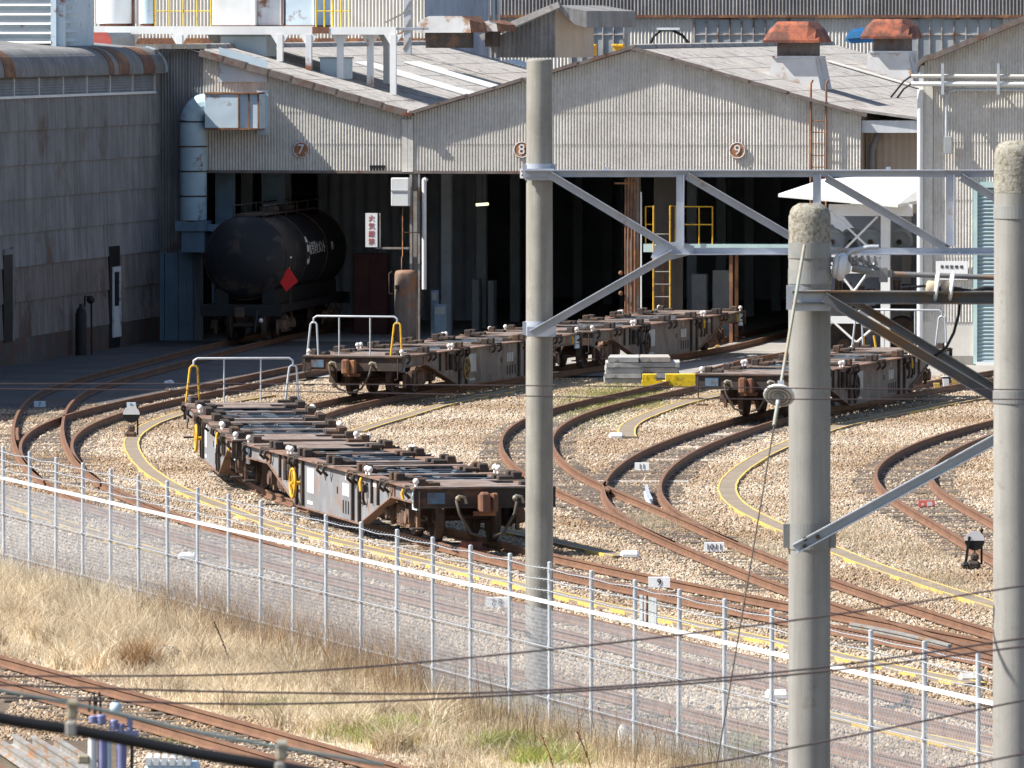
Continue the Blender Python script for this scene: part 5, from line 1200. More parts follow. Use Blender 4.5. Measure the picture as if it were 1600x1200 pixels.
m = MB(); m.lathe(c - dv * .05, dv, [(0, .03), (.01, .05), (.05, .06), (.06, .10), (.075, .125), (.09, .128), (.095, .122)], 32); m.build('disc_top', M['porcelain'], t)
m = MB(); m.lathe(c - dv * .045, dv, [(.08, .1225), (.078, .105), (.105, .10), (.08, .092), (.08, .075), (.11, .07), (.085, .062), (.085, .045), (.12, .04), (.12, .015)], 32, caps=False); m.build('disc_ribs', M['porcelain_grey'], t)
m = MB(); m.box(c - dv * .09, (.05, .04, .06)); m.cyl(c + dv * .06, c + dv * .14, .018, n=8); m.build('shackle', M['galv'], t)

# ------------------------------------------------------------------ overhead wires
def px_wire(label, pts, D, r, mat, name='overhead_wire', grp='thin overhead wires'):
    P = [at(x, y, D if not isinstance(D, (list, tuple)) else D[i]) for i, (x, y) in enumerate(pts)]
    ln = []
    for i in range(len(P) - 1):
        p0, p1, p2, p3 = P[max(i - 1, 0)], P[i], P[i + 1], P[min(i + 2, len(P) - 1)]
        for k in range(8):
            t_ = k / 8; ln.append(.5 * ((2 * p1) + (p2 - p0) * t_ + (2 * p0 - 5 * p1 + 4 * p2 - p3) * t_ ** 2 + (3 * p1 - p0 - 3 * p2 + p3) * t_ ** 3))
    ln.append(P[-1]); b = ln[len(ln) // 2].copy()
    m = MB(); m.tube([p - b for p in ln], r, 6); return solo(m, name, M[mat], label, 'wire', grp, b)
px_wire('upper of two level wires crossing the yard in front of the near pole', [(-300, 600), (400, 600), (1000, 604), (1400, 608), (1900, 609)], 64, .0045, 'wire')
px_wire('lower of two level wires crossing the yard in front of the near pole', [(-300, 606), (400, 611), (1000, 622), (1400, 624), (1900, 623)], 64, .0045, 'wire')
px_wire('highest of the slanting wires over the fence, rising at the right', [(-300, 1061), (0, 1057), (415, 1052), (800, 1021), (1220, 972), (1600, 915), (1900, 866)], 42, .0052, 'wire')
px_wire('sagging wire ending a little above its twin at the right edge', [(-300, 1058), (0, 1070), (415, 1082), (800, 1081), (1220, 1050), (1600, 997), (1900, 950)], 42, .0055, 'wire')
px_wire('sagging wire ending just below its twin at the right edge', [(-300, 1080), (0, 1090), (415, 1100), (800, 1086), (1220, 1056), (1600, 1010), (1900, 970)], 42.4, .0055, 'wire')
px_wire('slanting wire over the lower right corner beyond the near pole', [(700, 1252), (1050, 1201), (1220, 1172), (1600, 1094), (1900, 1030)], 42, .0052, 'wire')
px_wire('lowest wire, cutting only the bottom right corner', [(1200, 1245), (1460, 1205), (1620, 1174), (1900, 1125)], 42, .0052, 'wire')
px_wire('thick black out-of-focus cable across the lower left corner', [(-200, 1075), (0, 1122), (130, 1143), (300, 1176), (420, 1196), (600, 1226)], 25, .019, 'cable', 'aerial_cable', 'heavy cables in the lower left corner')
px_wire('thinner blurred grey-green carrier wire above the black cable', [(-200, 1042), (0, 1079), (130, 1103), (280, 1138), (420, 1165), (600, 1195)], 25.3, .0065, 'messenger', 'aerial_cable', 'heavy cables in the lower left corner')
for px, py, lb in ((113, 1122, 'blurred metal clamp joining the carrier wire and the black cable, left one'), (440, 1186, 'blurred metal clamp at the bottom edge on the black cable, right one')):
    c = at(px, py, 24.9); t = thing('cable_clamp', lb, 'clamp', c, group='cable clamps')
    m = MB(); m.box((0, 0, .02), (.032, .02, .05), bev=.008); m.cyl((-.012, 0, .04), (.014, 0, .04), .014, n=8); m.build('clip', M['clamp'], t)
    m = MB(); m.box((-.004, 0, -.03), (.03, .024, .045), bev=.006); m.build('hook', M['gantry_old'], t)

# ------------------------------------------------------------------ small yard furniture
def cap_block(px, py, lab, wd=.34, dp=.5, h=.14, mat='sign_white', rot=0):
    p = gp(px, py); m = MB(); m.box((0, 0, h / 2), (wd, dp, h), bev=.045); m.sphere((wd * .1, -dp * .2, h * .85), .09, 8, 5, (1, 1, .5)); solo(m, 'end_cap', M[mat], lab, 'end block', 'pale end blocks of the walkways', p, rot)
cap_block(293, 876, 'white end block behind the fence at the left, ending a walkway')
cap_block(984, 873, 'white end block right of the middle pole, ending a walkway in shade')
cap_block(963, 686, 'white end block at the tip of the bent walkway by the green grass')
cap_block(1516, 1068, 'greyish end block near the right pole, just above the fence rail', mat='block')
cap_block(1214, 1094, 'white end block seen through the fence left of the near pole')
cap_block(264, 601, 'pale lump lying in the building shade left of the yellow rail leg', .28, .3, .1)
def marker(px, py, txt, lab, wd=.32, mat='sign_white', ht=.16, zo=0.045):
    p = gp(px, py + 4, zo); p.z = zo; t = thing('track_marker', lab, 'track marker', p, group='numbered track markers')
    m = MB(); m.prism([(-wd / 2, 0, 0), (wd / 2, 0, 0), (wd / 2, .03, ht), (-wd / 2, .03, ht)], (0, .12, 0)); m.build('block', M[mat], t)
    if txt: o = text_mb(txt, ht * .95, .006).build('numeral', M['mark_black'], t); o.location = (0, .006, ht / 2); o.rotation_euler = (R(-11), 0, 0)
marker(62, 632, '7', 'white track marker with 7 in the shade at the left edge', .28, 'box_blue', .14)
marker(205, 634, '8', 'white track marker with 8 behind the left lever signal', .22, 'box_blue', .14)
marker(776, 945, '7 8', 'white track marker with 7 8 behind the fence left of the middle pole', .36, zo=.1)
marker(1030, 914, '9', 'white track marker with 9 beside the fence right of the middle pole', .36, zo=.12, ht=.17)
marker(1003, 731, '11', 'white track marker with 11 between the curved rails', .3)
marker(1116, 858, '1011', 'wide white track marker with 10 11 between the rails', .36)
marker(1316, 634, '11', 'bluish white track marker behind the near pole under the lone wagon', .36, 'box_blue', .14)
marker(1448, 788, '', 'small red and white track marker between rails right of the near pole', .32, 'red_paint', .12)
o = [q for q in bpy.data.objects if q.name.startswith('track_marker') and q.get('label', '').startswith('small red')][0]
m = MB(); m.box((.06, -.004, .06), (.1, .008, .08)); m.box((-.08, -.004, .05), (.05, .008, .04)); m.build_each('white_patch', M['sign_white'], o)
def lever_signal(px, py, lab, s=1.0, dark=False):
    p = gp(px, py); t = thing('lever_signal', lab, 'switch stand', p, group='switch lever signals')
    m = MB(); m.box((0, 0, .12 * s), (.34 * s, .3 * s, .24 * s), bev=.05); m.box((.02, .0, .32 * s), (.2 * s, .2 * s, .2 * s), bev=.04); m.build('base', M['dark_steel'], t)
    m = MB(); m.cyl((.02, 0, .3 * s), (.02, 0, .98 * s), .025 * s, n=8); m.build('spindle', M['galv' if not dark else 'rust'], t)
    for up, mt in ((1, 'sign_white'), (0, 'mark_black')):
        m = MB(); cz = .72 * s; rr = .24 * s; pts_ = [(.02 + rr * math.cos(a), -.02, cz + rr * math.sin(a)) for a in [math.pi * k / 14 + (0 if up else math.pi) for k in range(15)]]
        m.prism(pts_, (0, .02, 0)); m.build('disc_upper' if up else 'disc_lower', M[mt], t)
    m = MB(); m.tube([(.2 * s, .05, .1), (.2 * s, .05, .95 * s)], .022, 6); m.sphere((.2 * s, .05, .97 * s), .035) ; m.build('lever', M['black'], t)
    if dark:
        m = MB(); m.box((-.15 * s, .02, .45 * s), (.06 * s, .1, .75 * s), Matrix.Rotation(R(8), 3, 'Y')); m.box((-.2 * s, -.02, .12 * s), (.2 * s, .2, .16 * s), bev=.04); m.build('weight_arm', M['black'], t)
    return t
lever_signal(204, 687, 'small round black and white lever signal by the left walkway bend', .8)
q_ = lever_signal(1521, 891, 'black lever signal with round white-topped disc by the right pole', .72, True)
# bollard-like white marker in the grass
p = gp(973, 1172); t = thing('marker_post', 'short round-topped white post in the dry grass at the bottom', 'post', p)
m = MB(); m.lathe((0, 0, 0), (0, 0, 1), [(0, .075), (.22, .07), (.3, .055), (.34, .02)], 14); m.build('post', M['sign_white'], t); m = MB(); m.lathe((0, 0, .0), (0, 0, 1), [(0, .085), (.04, .085), (.05, .076)], 14); m.build('foot', M['concrete'], t)

# stack of concrete sleepers and yellow beams
p = gp(1000, 600); rot = -R(4)
base = gp(952, 601)
def beam(lab, x, y, z, L, w_, h, mat, rz, nm, grp):
    t_ = MB(); t_.prism([(0, 0, 0), (L, 0, 0), (L, w_, 0), (0, w_, 0)], (0, 0, h)); t_.prism([(L * .22, -.012, h * .2), (L * .3, -.012, h * .2), (L * .3, -.012, h * .8), (L * .22, -.012, h * .8)], (0, .014, 0))
    return solo(t_, nm, M[mat], lab, 'sleeper' if nm != 'yellow_beam' else 'beam', grp, (x, y, z), rz)
k = 0
posn = ['bottom', 'second', 'third', 'fourth', 'top']
for lay in range(5):
    for j, (dx, dy) in enumerate(((-.08, 0), (.85, .15))):
        L_b = .98 if j == 0 else 1.0
        jx = random.uniform(-.06, .06)
        beam('grey concrete sleeper end, %s layer, %s column of the block stack' % (posn[lay], 'left' if j == 0 else 'right'), base.x + dx + jx, base.y + dy + random.uniform(-.03, .03), .03 + lay * .14, L_b if lay < 4 else .8, 2.0, .125, 'block' if random.random() < .8 else 'sleeper_pc', random.uniform(-.05, .02), 'concrete_sleeper', 'stacked concrete sleepers')
yb = gp(1003, 607)
for j, (dz, dx, L_b, lb) in enumerate(((0, 0, 1.5, 'lower flaking yellow beam beside the lone wagon'), (.17, .02, .36, 'short left yellow beam lying on top of the lower one'), (.172, .62, .9, 'long right yellow beam lying on top of the lower one'))):
    beam(lb, yb.x + dx, yb.y + (.02 if j else 0), .03 + dz, L_b, .5, .165, 'yellow_flat', 0, 'yellow_beam', 'yellow beams')
# yellow-white barrier blocks behind the lone wagon
for j in range(4):
    p = gp(1462 + j * 14 + 3, 611 - (j > 2)); t = MB(); t.prism([(-.07, 0, 0), (.08, 0, 0), (.05, 0, .38 if j else .2), (-.1, 0, .38 if j else .2)], (0, .25, 0))
    solo(t, 'barrier_board', M['yellow_line'] if j % 2 == 0 else M['sign_white'], ['short leftmost pale yellow board leaning behind the lone wagon', 'white leaning board, second from the left behind the lone wagon', 'pale yellow leaning board, third from the left behind the lone wagon', 'white leaning board nearest the right pole'][j], 'board', 'leaning boards', p)
# small yellow wheel stop on the paving
p = gp(1120, 548); m = MB(); m.prism([(-.12, 0, 0), (.12, 0, 0), (.08, 0, .16), (-.02, 0, .16)], (0, .2, 0)); m.tube([(.0, .1, .05), (-.6, .3, .02)], .02, 5); solo(m, 'wheel_stop', M['yellow_line'], 'small yellow wheel chock on the paving behind the farthest flat wagon', 'chock', loc=p)
# rusty debris between the wagon rails
for px, py, lb in ((578, 800, 'rusty iron lump between the rails under the nearest wagon'), (735, 868, 'rusty iron pieces between the rails in front of the nearest wagon')):
    p = gp(px, py); m = MB()
    for k in range(3): m.box((random.uniform(-.2, .2), random.uniform(-.4, .4), .16), (.16, .2, .2), Matrix.Rotation(random.uniform(0, 1.5), 3, 'Z'), bev=.02)
    m.box((0, 0, .09), (.6, .9, .05)); solo(m, 'scrap_iron', M['rust_bright'], lb, 'scrap', loc=p)

# ------------------------------------------------------------------ canopy with stored wheel sets by the right workshop
YC = 252.0
def cN(x, y, D=YC): return at(x, y, D)
cb = cN(1384, 545); cb.z = 0
t = thing('storage_canopy', 'white-roofed steel storage canopy with cross bracing beside the right workshop', 'canopy', cb, -TH)
CL = lambda p: Vector(((Vector(p) - cb).dot(EX), (Vector(p) - cb).dot(DY), p[2]))
def cp(x, y, v=0.0): return CL(onplane(x, y, cb + DY * v, DY))
ztop_ = cp(1384, 322).z; zr_ = cp(1300, 305).z
x0, x1 = cp(1220, 300).x, cp(1437, 300).x
m = MB(); m.prism([(x0, -.5, cp(0, 303).z), (cp(1410, 0).x, -.9, cp(0, 318).z), (x1 - .05, 1.5, cp(0, 318).z + .1), (x1 - .05, 5.5, cp(0, 300).z + .5), (x0 + .4, 5.5, cp(0, 300).z + .25)], (0, 0, .09)); m.build('roof_sheet', M['canopy'], t)
m = MB(); m.box2((cp(1296, 0).x, -.1, ztop_ - .28), (x1 - .2, .1, ztop_ + .05)); m.build('edge_beam', M['sign_white'], t)
for px, v in ((1384, 0), (1240, 0), (1384, 4.5), (1240, 4.5)):
    m = MB(); x = cp(px, 400).x; m.box2((x - .13, v - .1, 0), (x + .13, v + .1, ztop_ - .28)); m.build('post', M['white'], t)
for za, zb_ in ((390, 327), (468, 395), (545, 470)):
    pass
for a, b in (((1298, 330), (1362, 390)), ((1372, 338), (1320, 390)), ((1300, 410), (1335, 455)), ((1372, 405), (1330, 462)), ((1300, 500), (1350, 545)), ((1362, 515), (1322, 550)), ((1330, 450), (1374, 500))):
    p_, q_ = cp(*a), cp(*b); m = MB(); m.tube([p_ + Vector((0, -.12, 0)), q_ + Vector((0, -.12, 0))], .035, 6); m.build('cross_brace', M['sign_white'], t)
for y_ in (390, 415, 492):
    z = cp(0, y_).z; m = MB(); m.box2((cp(1240, 0).x, -.06, z - .1), (cp(1384, 0).x - .13, .1, z + .1)); m.build('tie_beam', M['white'], t)
m = MB(); m.box2((cp(1240, 0).x, 0, cp(0, 392).z), (x1 - .3, 4.5, cp(0, 392).z + .06)); m.box2((cp(1240, 0).x, 0, cp(0, 478).z), (x1 - .3, 4.5, cp(0, 478).z + .06)); m.build('shelf', M['dark_steel'], t)
m = MB(); m.box2((cp(1240, 0).x, 4.7, 0), (x1, 4.8, ztop_ - .3)); m.build('back_sheet', M['inner'], t)
# wheel sets on the shelves
def wheelset(px, py, v, r, lab, mat='dark_steel', face='grey_box'):
    c = cp(px, py, v); wp = cb + EX * c.x + DY * v + Vector((0, 0, c.z)); t = thing('wheelset', lab, 'wheelset', wp, -TH, 'wheels stored under the canopy')
    m = MB(); m.lathe((0, 0, 0), (0, 1, 0), [(0, r * .25), (.0, r * .3), (.03, r * .75), (.0, r * .8), (.0, r), (.12, r), (.13, r * 1.07), (.16, r * 1.07)], 24); m.build('disc', M[face], t)
    m = MB(); m.cyl((0, -.08, 0), (0, 1.5, 0), r * .2, n=12); m.build('axle', M[mat], t)
zw = cp(0, 392).z
for px, v, lab in ((1300, .6, 'dim grey stored wheel, leftmost in the upper row'), (1360, .5, 'dim grey stored wheel just left of the white post in the upper row'), (1330, 1.6, 'dim grey stored wheel set back between two others in the upper row'), (1405, 1.2, 'dim grey stored wheel right of the white post in the upper row')):
    wheelset(px, 378, v, .37, lab)
for px, py, v, r, lab in ((1322, 528, .7, .52, 'big dark wheel at the foot of the canopy behind the near pole'), (1408, 520, 1.0, .45, 'dark wheel right of the white post at the foot of the canopy'), (1318, 540, .4, .2, 'small grey wheel at the foot of the canopy')):
    wheelset(px, py, v, r, lab, 'dark_steel', 'dark_steel')
for px0, px1, py0, py1, v, mt, lab in ((1335, 1368, 447, 478, .3, 'grey_box', 'pale grey bin on the middle shelf of the canopy'), (1390, 1425, 438, 478, .6, 'dark_steel', 'dark machine part right of the white post on the middle shelf'), (1300, 1330, 436, 478, .6, 'rust', 'brown machine part at the left of the middle shelf')):
    a, c_ = cp(px0, py1, v), cp(px1, py0, v); wp = cb + EX * a.x + DY * v + Vector((0, 0, a.z)); t = thing('machine_part', lab, 'machine part', wp, -TH)
    m = MB(); W_, H_ = c_.x - a.x, c_.z - a.z; m.box2((0, 0, .0), (W_, .8, H_ * .6), bev=.04); m.build('housing', M[mt], t); m = MB(); m.cyl((W_ * .3, .1, H_ * .6), (W_ * .3, .1, H_), .1, n=10); m.cyl((W_ * .7, .3, H_ * .6), (W_ * .7, .3, H_ * .85), .13, n=10); m.build_each('stub', M['dark_steel'], t)
for px in (1350, 1372): 
    a = cp(px, 550, -.3); wp = cb + EX * a.x + DY * -.3; wp.z = 0; m = MB(); m.tube([(0, 0, 0), (-.02 if px < 1360 else -.12, 0, cp(0, 515).z)], .035, 6); m.cyl((0, 0, 0), (0, 0, .03), .09, n=10)
    solo(m, 'yellow_pole', M['yellow'], 'thin yellow upright ' + ('left' if px < 1360 else 'right') + ' one under the canopy behind the lone wagon', 'pole', 'thin yellow uprights', wp, -TH)
# ------------------------------------------------------------------ plant on the left roof
# louvred box at the top left corner
a = face_pt(0, 75, -9.0); c_ = face_pt(88, 0, -9.0); e = face_pt(112, 40, -9.0)
lx1 = c_.x; t = thing('louvre_house', 'big white louvred box on the roof in the top left corner', 'louvre box', W(lx1, -9.0, 8.6), -TH)
H_ = 3.2
m = MB(); m.box2((-5, .1, 0), (-.02, 5, H_)); m.build('core', M['box_blue'], t)
m = MB(); 
for j in range(12): z = .05 + j * .27; m.bar((-5, -.02, z + .06), (-.12, -.02, z + .06), .25, .02, (0, -.62, .78))
m.build_each('louvre_slat', M['white'], t)
m = MB()
for j in range(12): z = .05 + j * .27; m.bar((.14, .3, z + .08), (.14, 1.9, z + .08), .14, .02, (.7, 0, .7))
m.build_each('louvre_slat', M['white'], t)
m = MB(); m.box2((-.14, -.12, 0), (.02, .12, H_)); m.box2((.02, -.02, 0), (.26, .1, H_)); m.build('corner_post', M['box_blue'], t)
# red-topped little box and tank-like parts just behind the left ridge
p = face_pt(152, 66, 4); t = thing('rounded_hood', 'rust-red rounded ventilator hood peeping over the left roof ridge', 'ventilator', W(p.x, 4, 8.4), -TH)
m = MB(); pr = [(-.42, 0), (-.42, .25), (-.3, .42), (.3, .42), (.42, .25), (.42, 0)]; zq = p.z - 8.4 - .12
m.prism([(x, 0, z + zq) for x, z in pr], (0, .05, 0)); m.build('red_face', M['red_paint'], t); m = MB(); m.prism([(x * .98, .05, z * .98 + zq) for x, z in pr], (.3, 2, 0)); m.box2((-.3, .4, 0), (.3, 1.6, zq)); m.build('hood', M['grey_box'], t)
# platform carried on white posts
PY = 6.0
def pf(x, y, v=PY): return face_pt(x, y, v)
zpl = pf(500, 54).z; zpt = pf(500, 41).z
xa, xb = pf(112, 50).x, pf(618, 50).x
t = thing('roof_platform', 'long white steel platform on posts above the left shed roof', 'platform', W(xa, PY, zpl), -TH)
def PL(x, v, z): return (x - xa, v, z - zpl)
m = MB(); m.box2(PL(pf(272, 0).x, 0, zpl), PL(pf(490, 0).x, .12, zpt)); m.box2(PL(pf(512, 0).x, -.0, zpl), PL(xb, .12, zpt - .02)); m.box2(PL(xa, .0, zpl + .02), PL(pf(272, 0).x, .12, zpt)); m.build('edge_beam', M['white'], t)
m = MB(); m.box2(PL(xa, .12, zpt - .12), PL(xb, 5.5, zpt - .04)); m.build('deck', M['white_rust'], t)
m = MB(); m.box2(PL(pf(488, 0).x, -.02, zpl + .03), PL(pf(514, 0).x, .1, zpt - .02)); m.build('rusty_beam', M['rust'], t)
for px, v, yb_ in ((140, 0, 72), (200, 0.5, 72), (280, 0, 70), (300, 3.5, 70), (335, 3.5, 70), (347, 3.5, 70), (437, 0, 108), (482, 0, 109), (528, .3, 108), (572, .6, 108), (614, 0, 106), (560, 4.5, 80)):
    x = pf(px, 50).x; zb2 = RIDGE - abs(x + HB) * SLOPE + .08
    m = MB(); m.box2(PL(x - .09, v - .02, zb2), PL(x + .09, v + .16, zpl + .01)); m.build('post', M['white_rust' if px in (482, 528, 572) else 'white'], t)
    m = MB(); m.prism([PL(x - .28, v, zpl), PL(x - .09, v, zpl - .3), PL(x + .09, v, zpl - .3), PL(x + .28, v, zpl)], (0, .05, 0)); m.build('bracket', M['white'], t)
# vessels and cabins on the platform (their tops are out of the picture)
def vessel(px, r, lab, mat, v=2.0, h=3.2, legs=False):
    x = pf(px, 40, PY + v).x; t = thing('storage_tank', lab, 'tank', W(x, PY + v, zpt - .04), -TH, 'white tanks on the platform')
    m = MB(); m.lathe((0, 0, .12), (0, 0, 1), [(0, r * .98), (.03, r), (h, r), (h + .25, r * .7), (h + .3, .1)], 36); m.build('shell', M[mat], t)
    m = MB(); m.lathe((0, 0, 0), (0, 0, 1), [(0, r * .8), (.12, r * .8)], 24); m.lathe((0, 0, 1.2), (0, 0, 1), [(0, r), (0, r + .02), (.08, r + .02), (.08, r)], 36, caps=False); m.build_each('ring', M['rust'], t)
    m = MB(); m.tube([(r * .95, -r * .45, 0), (r * .95, -r * .45, 3.0)], .05, 7); m.build('pipe', M['rust'], t)
vessel(128, .22, 'slim pale tank at the far left of the platform', 'white_rust')
vessel(182, .62, 'wide white tank on the platform, second from the left', 'white')
vessel(231, .26, 'slim grey-white tank just left of the yellow railing', 'box_blue', 1.2)
def cabin(px0, px1, lab, mat, v=1.2, d_=2.4, h=2.6):
    x0_, x1_ = pf(px0, 40, PY + v).x, pf(px1, 40, PY + v).x; t = thing('white_cabin', lab, 'cabin', W(x0_, PY + v, zpt - .04), -TH, 'white cabins on the platform')
    m = MB(); m.box2((0, 0, .05), (x1_ - x0_, d_, h), bev=.02); m.build('body', M[mat], t)
    m = MB(); m.box2((-.02, -.02, .0), (x1_ - x0_ + .02, d_ + .02, .07)); m.build('sill', M['rust'], t)
    m = MB(); m.box2((x1_ - x0_ - .07, -.03, .07), (x1_ - x0_ - .02, 0, h)); m.build('edge_strip', M['rust' if mat == 'white_rust' else 'white'], t)
cabin(332, 400, 'plain bright white cabin with one rusty edge on the platform', 'white', .8)
cabin(402, 443, 'rust-stained white cabin in the middle of the platform', 'white_rust', 1.0)
cabin(446, 492, 'rust-stained pale blue cabin at the right of the platform', 'box_blue', 1.0)
for x0_, x1_, lab in ((243, 330, 'yellow guard rail on the platform left of the white cabin'), (494, 546, 'yellow guard rail on the platform right of the cabins')):
    xa_, xb_ = pf(x0_, 40, PY + .3).x, pf(x1_, 40, PY + .3).x; t = thing('guard_railing', lab, 'railing', W(xa_, PY + .3, zpt - .04), -TH, 'yellow guard railings'); wd = xb_ - xa_
    m = MB()
    for k in range(5): m.tube([(wd * k / 4, 0, 0), (wd * k / 4, 0, 1.1)], .024, 6)
    m.build_each('upright', M['yellow_flat'], t); m = MB()
    for z in (.5, 1.05): m.tube([(0, 0, z), (wd, 0, z)], .018, 6)
    m.build_each('rail', M['yellow_flat'], t)
# two pale boxes under the platform on the roof
for px, py, lab in ((400, 104, 'blue-shaded pale box under the platform, behind the second post'), (520, 101, 'blue-shaded pale box under the platform, behind the third post')):
    x = pf(px, py, PY + .6).x; zb2 = RIDGE - abs(x + HB) * SLOPE + .05; t = thing('roof_box', lab, 'box', W(x, PY + .6, zb2 - .3), -TH, 'pale boxes under the platform')
    m = MB(); m.box2((-.4 if px > 450 else -1.1, 0, 0), (.3, 1.6, .85), bev=.01); m.build('casing', M['box_blue'], t); m = MB(); m.box2((-.44 if px > 450 else -1.14, -.03, .85), (.34, 1.63, .9)); m.build('lid', M['grey_box'], t)
# pale wall behind the platform (rear part of the factory), far wires and pipes
t = thing('rear_annex', 'pale corrugated annex wall behind the tanks at the top left', 'building', W(-24, 40, 0), -TH)
m = MB(); corrugated(m, 0, 17, lambda x: 14, lambda x: 6, [], pitch=.12, amp=.02, seg=6); m.build('front_wall', M['wall_white'], t); m = MB(); m.box2((0, .1, 0), (17, 12, 13.9)); m.build('core', M['inner'], t)
m = MB(); m.box2((0, -.12, 8.75), (17, .02, 8.95)); m.build('ledge', M['rust'], t)
t = thing('riser_pipes', 'three white upright pipes against the factory wall above the middle', 'pipes', W(0, 50, 0), -TH)
m = MB()
for px in (763, 771, 779): x = face_pt(px, 20, 50).x; m.cyl((x, 0, 7), (x, 0, 12), .06, n=8)
m.build_each('pipe', M['white'], t)
t = thing('lattice_mast', 'pale steel mast rising behind the right end of the platform', 'mast', W(face_pt(637, 40, 30).x, 30, 0), -TH)
m = MB(); m.box2((-.12, -.1, 6), (.12, .1, 12)); m.build('column', M['galv'], t); m = MB()
for k in range(5): m.bar((-.12 - .6 * (k % 2), -.1, 8.6 + k * .3), (.1, -.1, 9.0 + k * .3), .05, .05)
m.build('arm', M['gantry_old'], t)
# overhead yellow ends and coiled hose on the far roof
t = thing('hose_loop', 'dark arched hose over the far roof in front of the window band', 'hose', W(0, 44, 0), -TH)
q = [face_pt(x, y, 44) for x, y in ((1014, 72), (1022, 56), (1033, 47), (1050, 47), (1066, 55), (1078, 70))]
m = MB(); m.tube([(p.x, 0, p.z) for p in q], .05, 7); m.build('hose', M['cable'], t); p = face_pt(1045, 45, 44); m = MB(); m.box((p.x, -.05, p.z), (.8, .15, .08)); m.build('bracket', M['white_rust'], t)
for px, lab in ((923, 'yellow cap on the far roof edge, left one'), (966, 'yellow cap on the far roof edge, right one')):
    p = face_pt(px, 71, 40); m = MB(); m.box((0, 0, 0), (.42, .3, .1), bev=.03); m.box((0, .1, -.2), (.36, .2, .3)); solo(m, 'roof_block', M['yellow'], lab, 'cap', 'yellow caps', W(p.x, 40, p.z), -TH)

# ------------------------------------------------------------------ near left corner: rails in store and pole-top gear
for j, (x0_, y0_, x1_, y1_) in enumerate(((-40, 1170, 70, 1240), (-5, 1152, 110, 1230), (22, 1147, 130, 1218), (52, 1149, 150, 1212), (85, 1150, 165, 1200))):
    p, q = gp(x0_, y0_, .2), gp(x1_, y1_, .2); b = p.copy(); b.z = 0; dq_ = q - p; dq_.z = 0
    m = MB(); sweep(m, [Vector((0, 0, 0)), dq_ * .5, dq_], RAILP, .05)
    solo(m, 'stored_rail', M['gantry_old' if j else 'rust_rail'], ['leftmost rail stored in the bottom left corner, mostly cut off', 'second stored rail from the left corner', 'third stored rail from the left corner, middle one', 'fourth stored rail from the left corner', 'shortest stored rail beside the violet pole-top gear'][j], 'rail', 'rails stored in the corner', b)
DG = 52.0; c = at(178, 1150, DG); c.z = 0
t = thing('pole_top_gear', 'blurred violet-grey pole-top gear with insulators and a small lamp at the bottom left', 'line equipment', c)
sG = FPX / DG
def gg(x, y, v=0.0): p = at(x, y, DG); return Vector((p.x - c.x, v, p.z))
for px, y0_, y1_, r_ in ((146, 1118, 1130, .03), (158, 1116, 1132, .035), (178, 1124, 1140, .03), (189, 1130, 1145, .025), (203, 1120, 1142, .02)):
    m = MB(); m.lathe(gg(px, y1_), (0, 0, 1), [(0, r_ * .7)] + [((y1_ - y0_) / sG * k / 6, r_ * (1 if k % 2 else .7)) for k in range(1, 6)] + [((y1_ - y0_) / sG, r_ * .5)], 12); m.build('insulator', M['violet_grey'], t)
m = MB(); m.sphere(gg(181, 1106), .036, 12, 8, (1, 1, 1.1)); m.build('lightning_cap', M['box_blue'], t)
m = MB(); m.tube([gg(139, 1112), gg(141, 1092), gg(147, 1081), gg(148, 1098), gg(148, 1116)], .008, 6); m.tube([gg(149, 1112), gg(151, 1092), gg(155, 1081), gg(157, 1098), gg(157, 1116)], .008, 6); m.build_each('lead', M['cable'], t)
for px, w__, mt in ((144, .05, 'white'), (160, .055, 'violet_grey'), (170, .03, 'box_blue'), (190, .06, 'violet_grey'), (206, .02, 'dark_steel')):
    m = MB(); a = gg(px, 1148); m.cyl((a.x, .0, .5), (a.x, 0, a.z), w__ * .5, n=10); m.build('support_tube', M[mt], t)
m = MB(); a = gg(176, 1146); m.box((a.x, .02, a.z), (.3, .06, .03)); m.build('cross_arm', M['violet_grey'], t)
m = MB(); a = gg(131, 1186); m.box(a, (.075, .06, .055), bev=.012); m.tube([a + Vector((.03, 0, -.01)), gg(152, 1190), gg(158, 1178)], .006, 6); m.build('small_lamp', M['clamp'], t)
p = at(270, 1196, DG + 4); t = thing('white_equipment_box', 'pale boxy equipment top just peeping in at the bottom edge', 'box', (p.x, p.y, 0))
m = MB(); m.box2((-.18, 0, 0), (.16, .4, p.z), bev=.02); m.build('body', M['box_blue'], t); m = MB()
for k in range(6): m.box2((-.17 + k * .05, -.01, p.z), (-.14 + k * .05, .3, p.z + .05))
m.build_each('fin', M['white'], t)
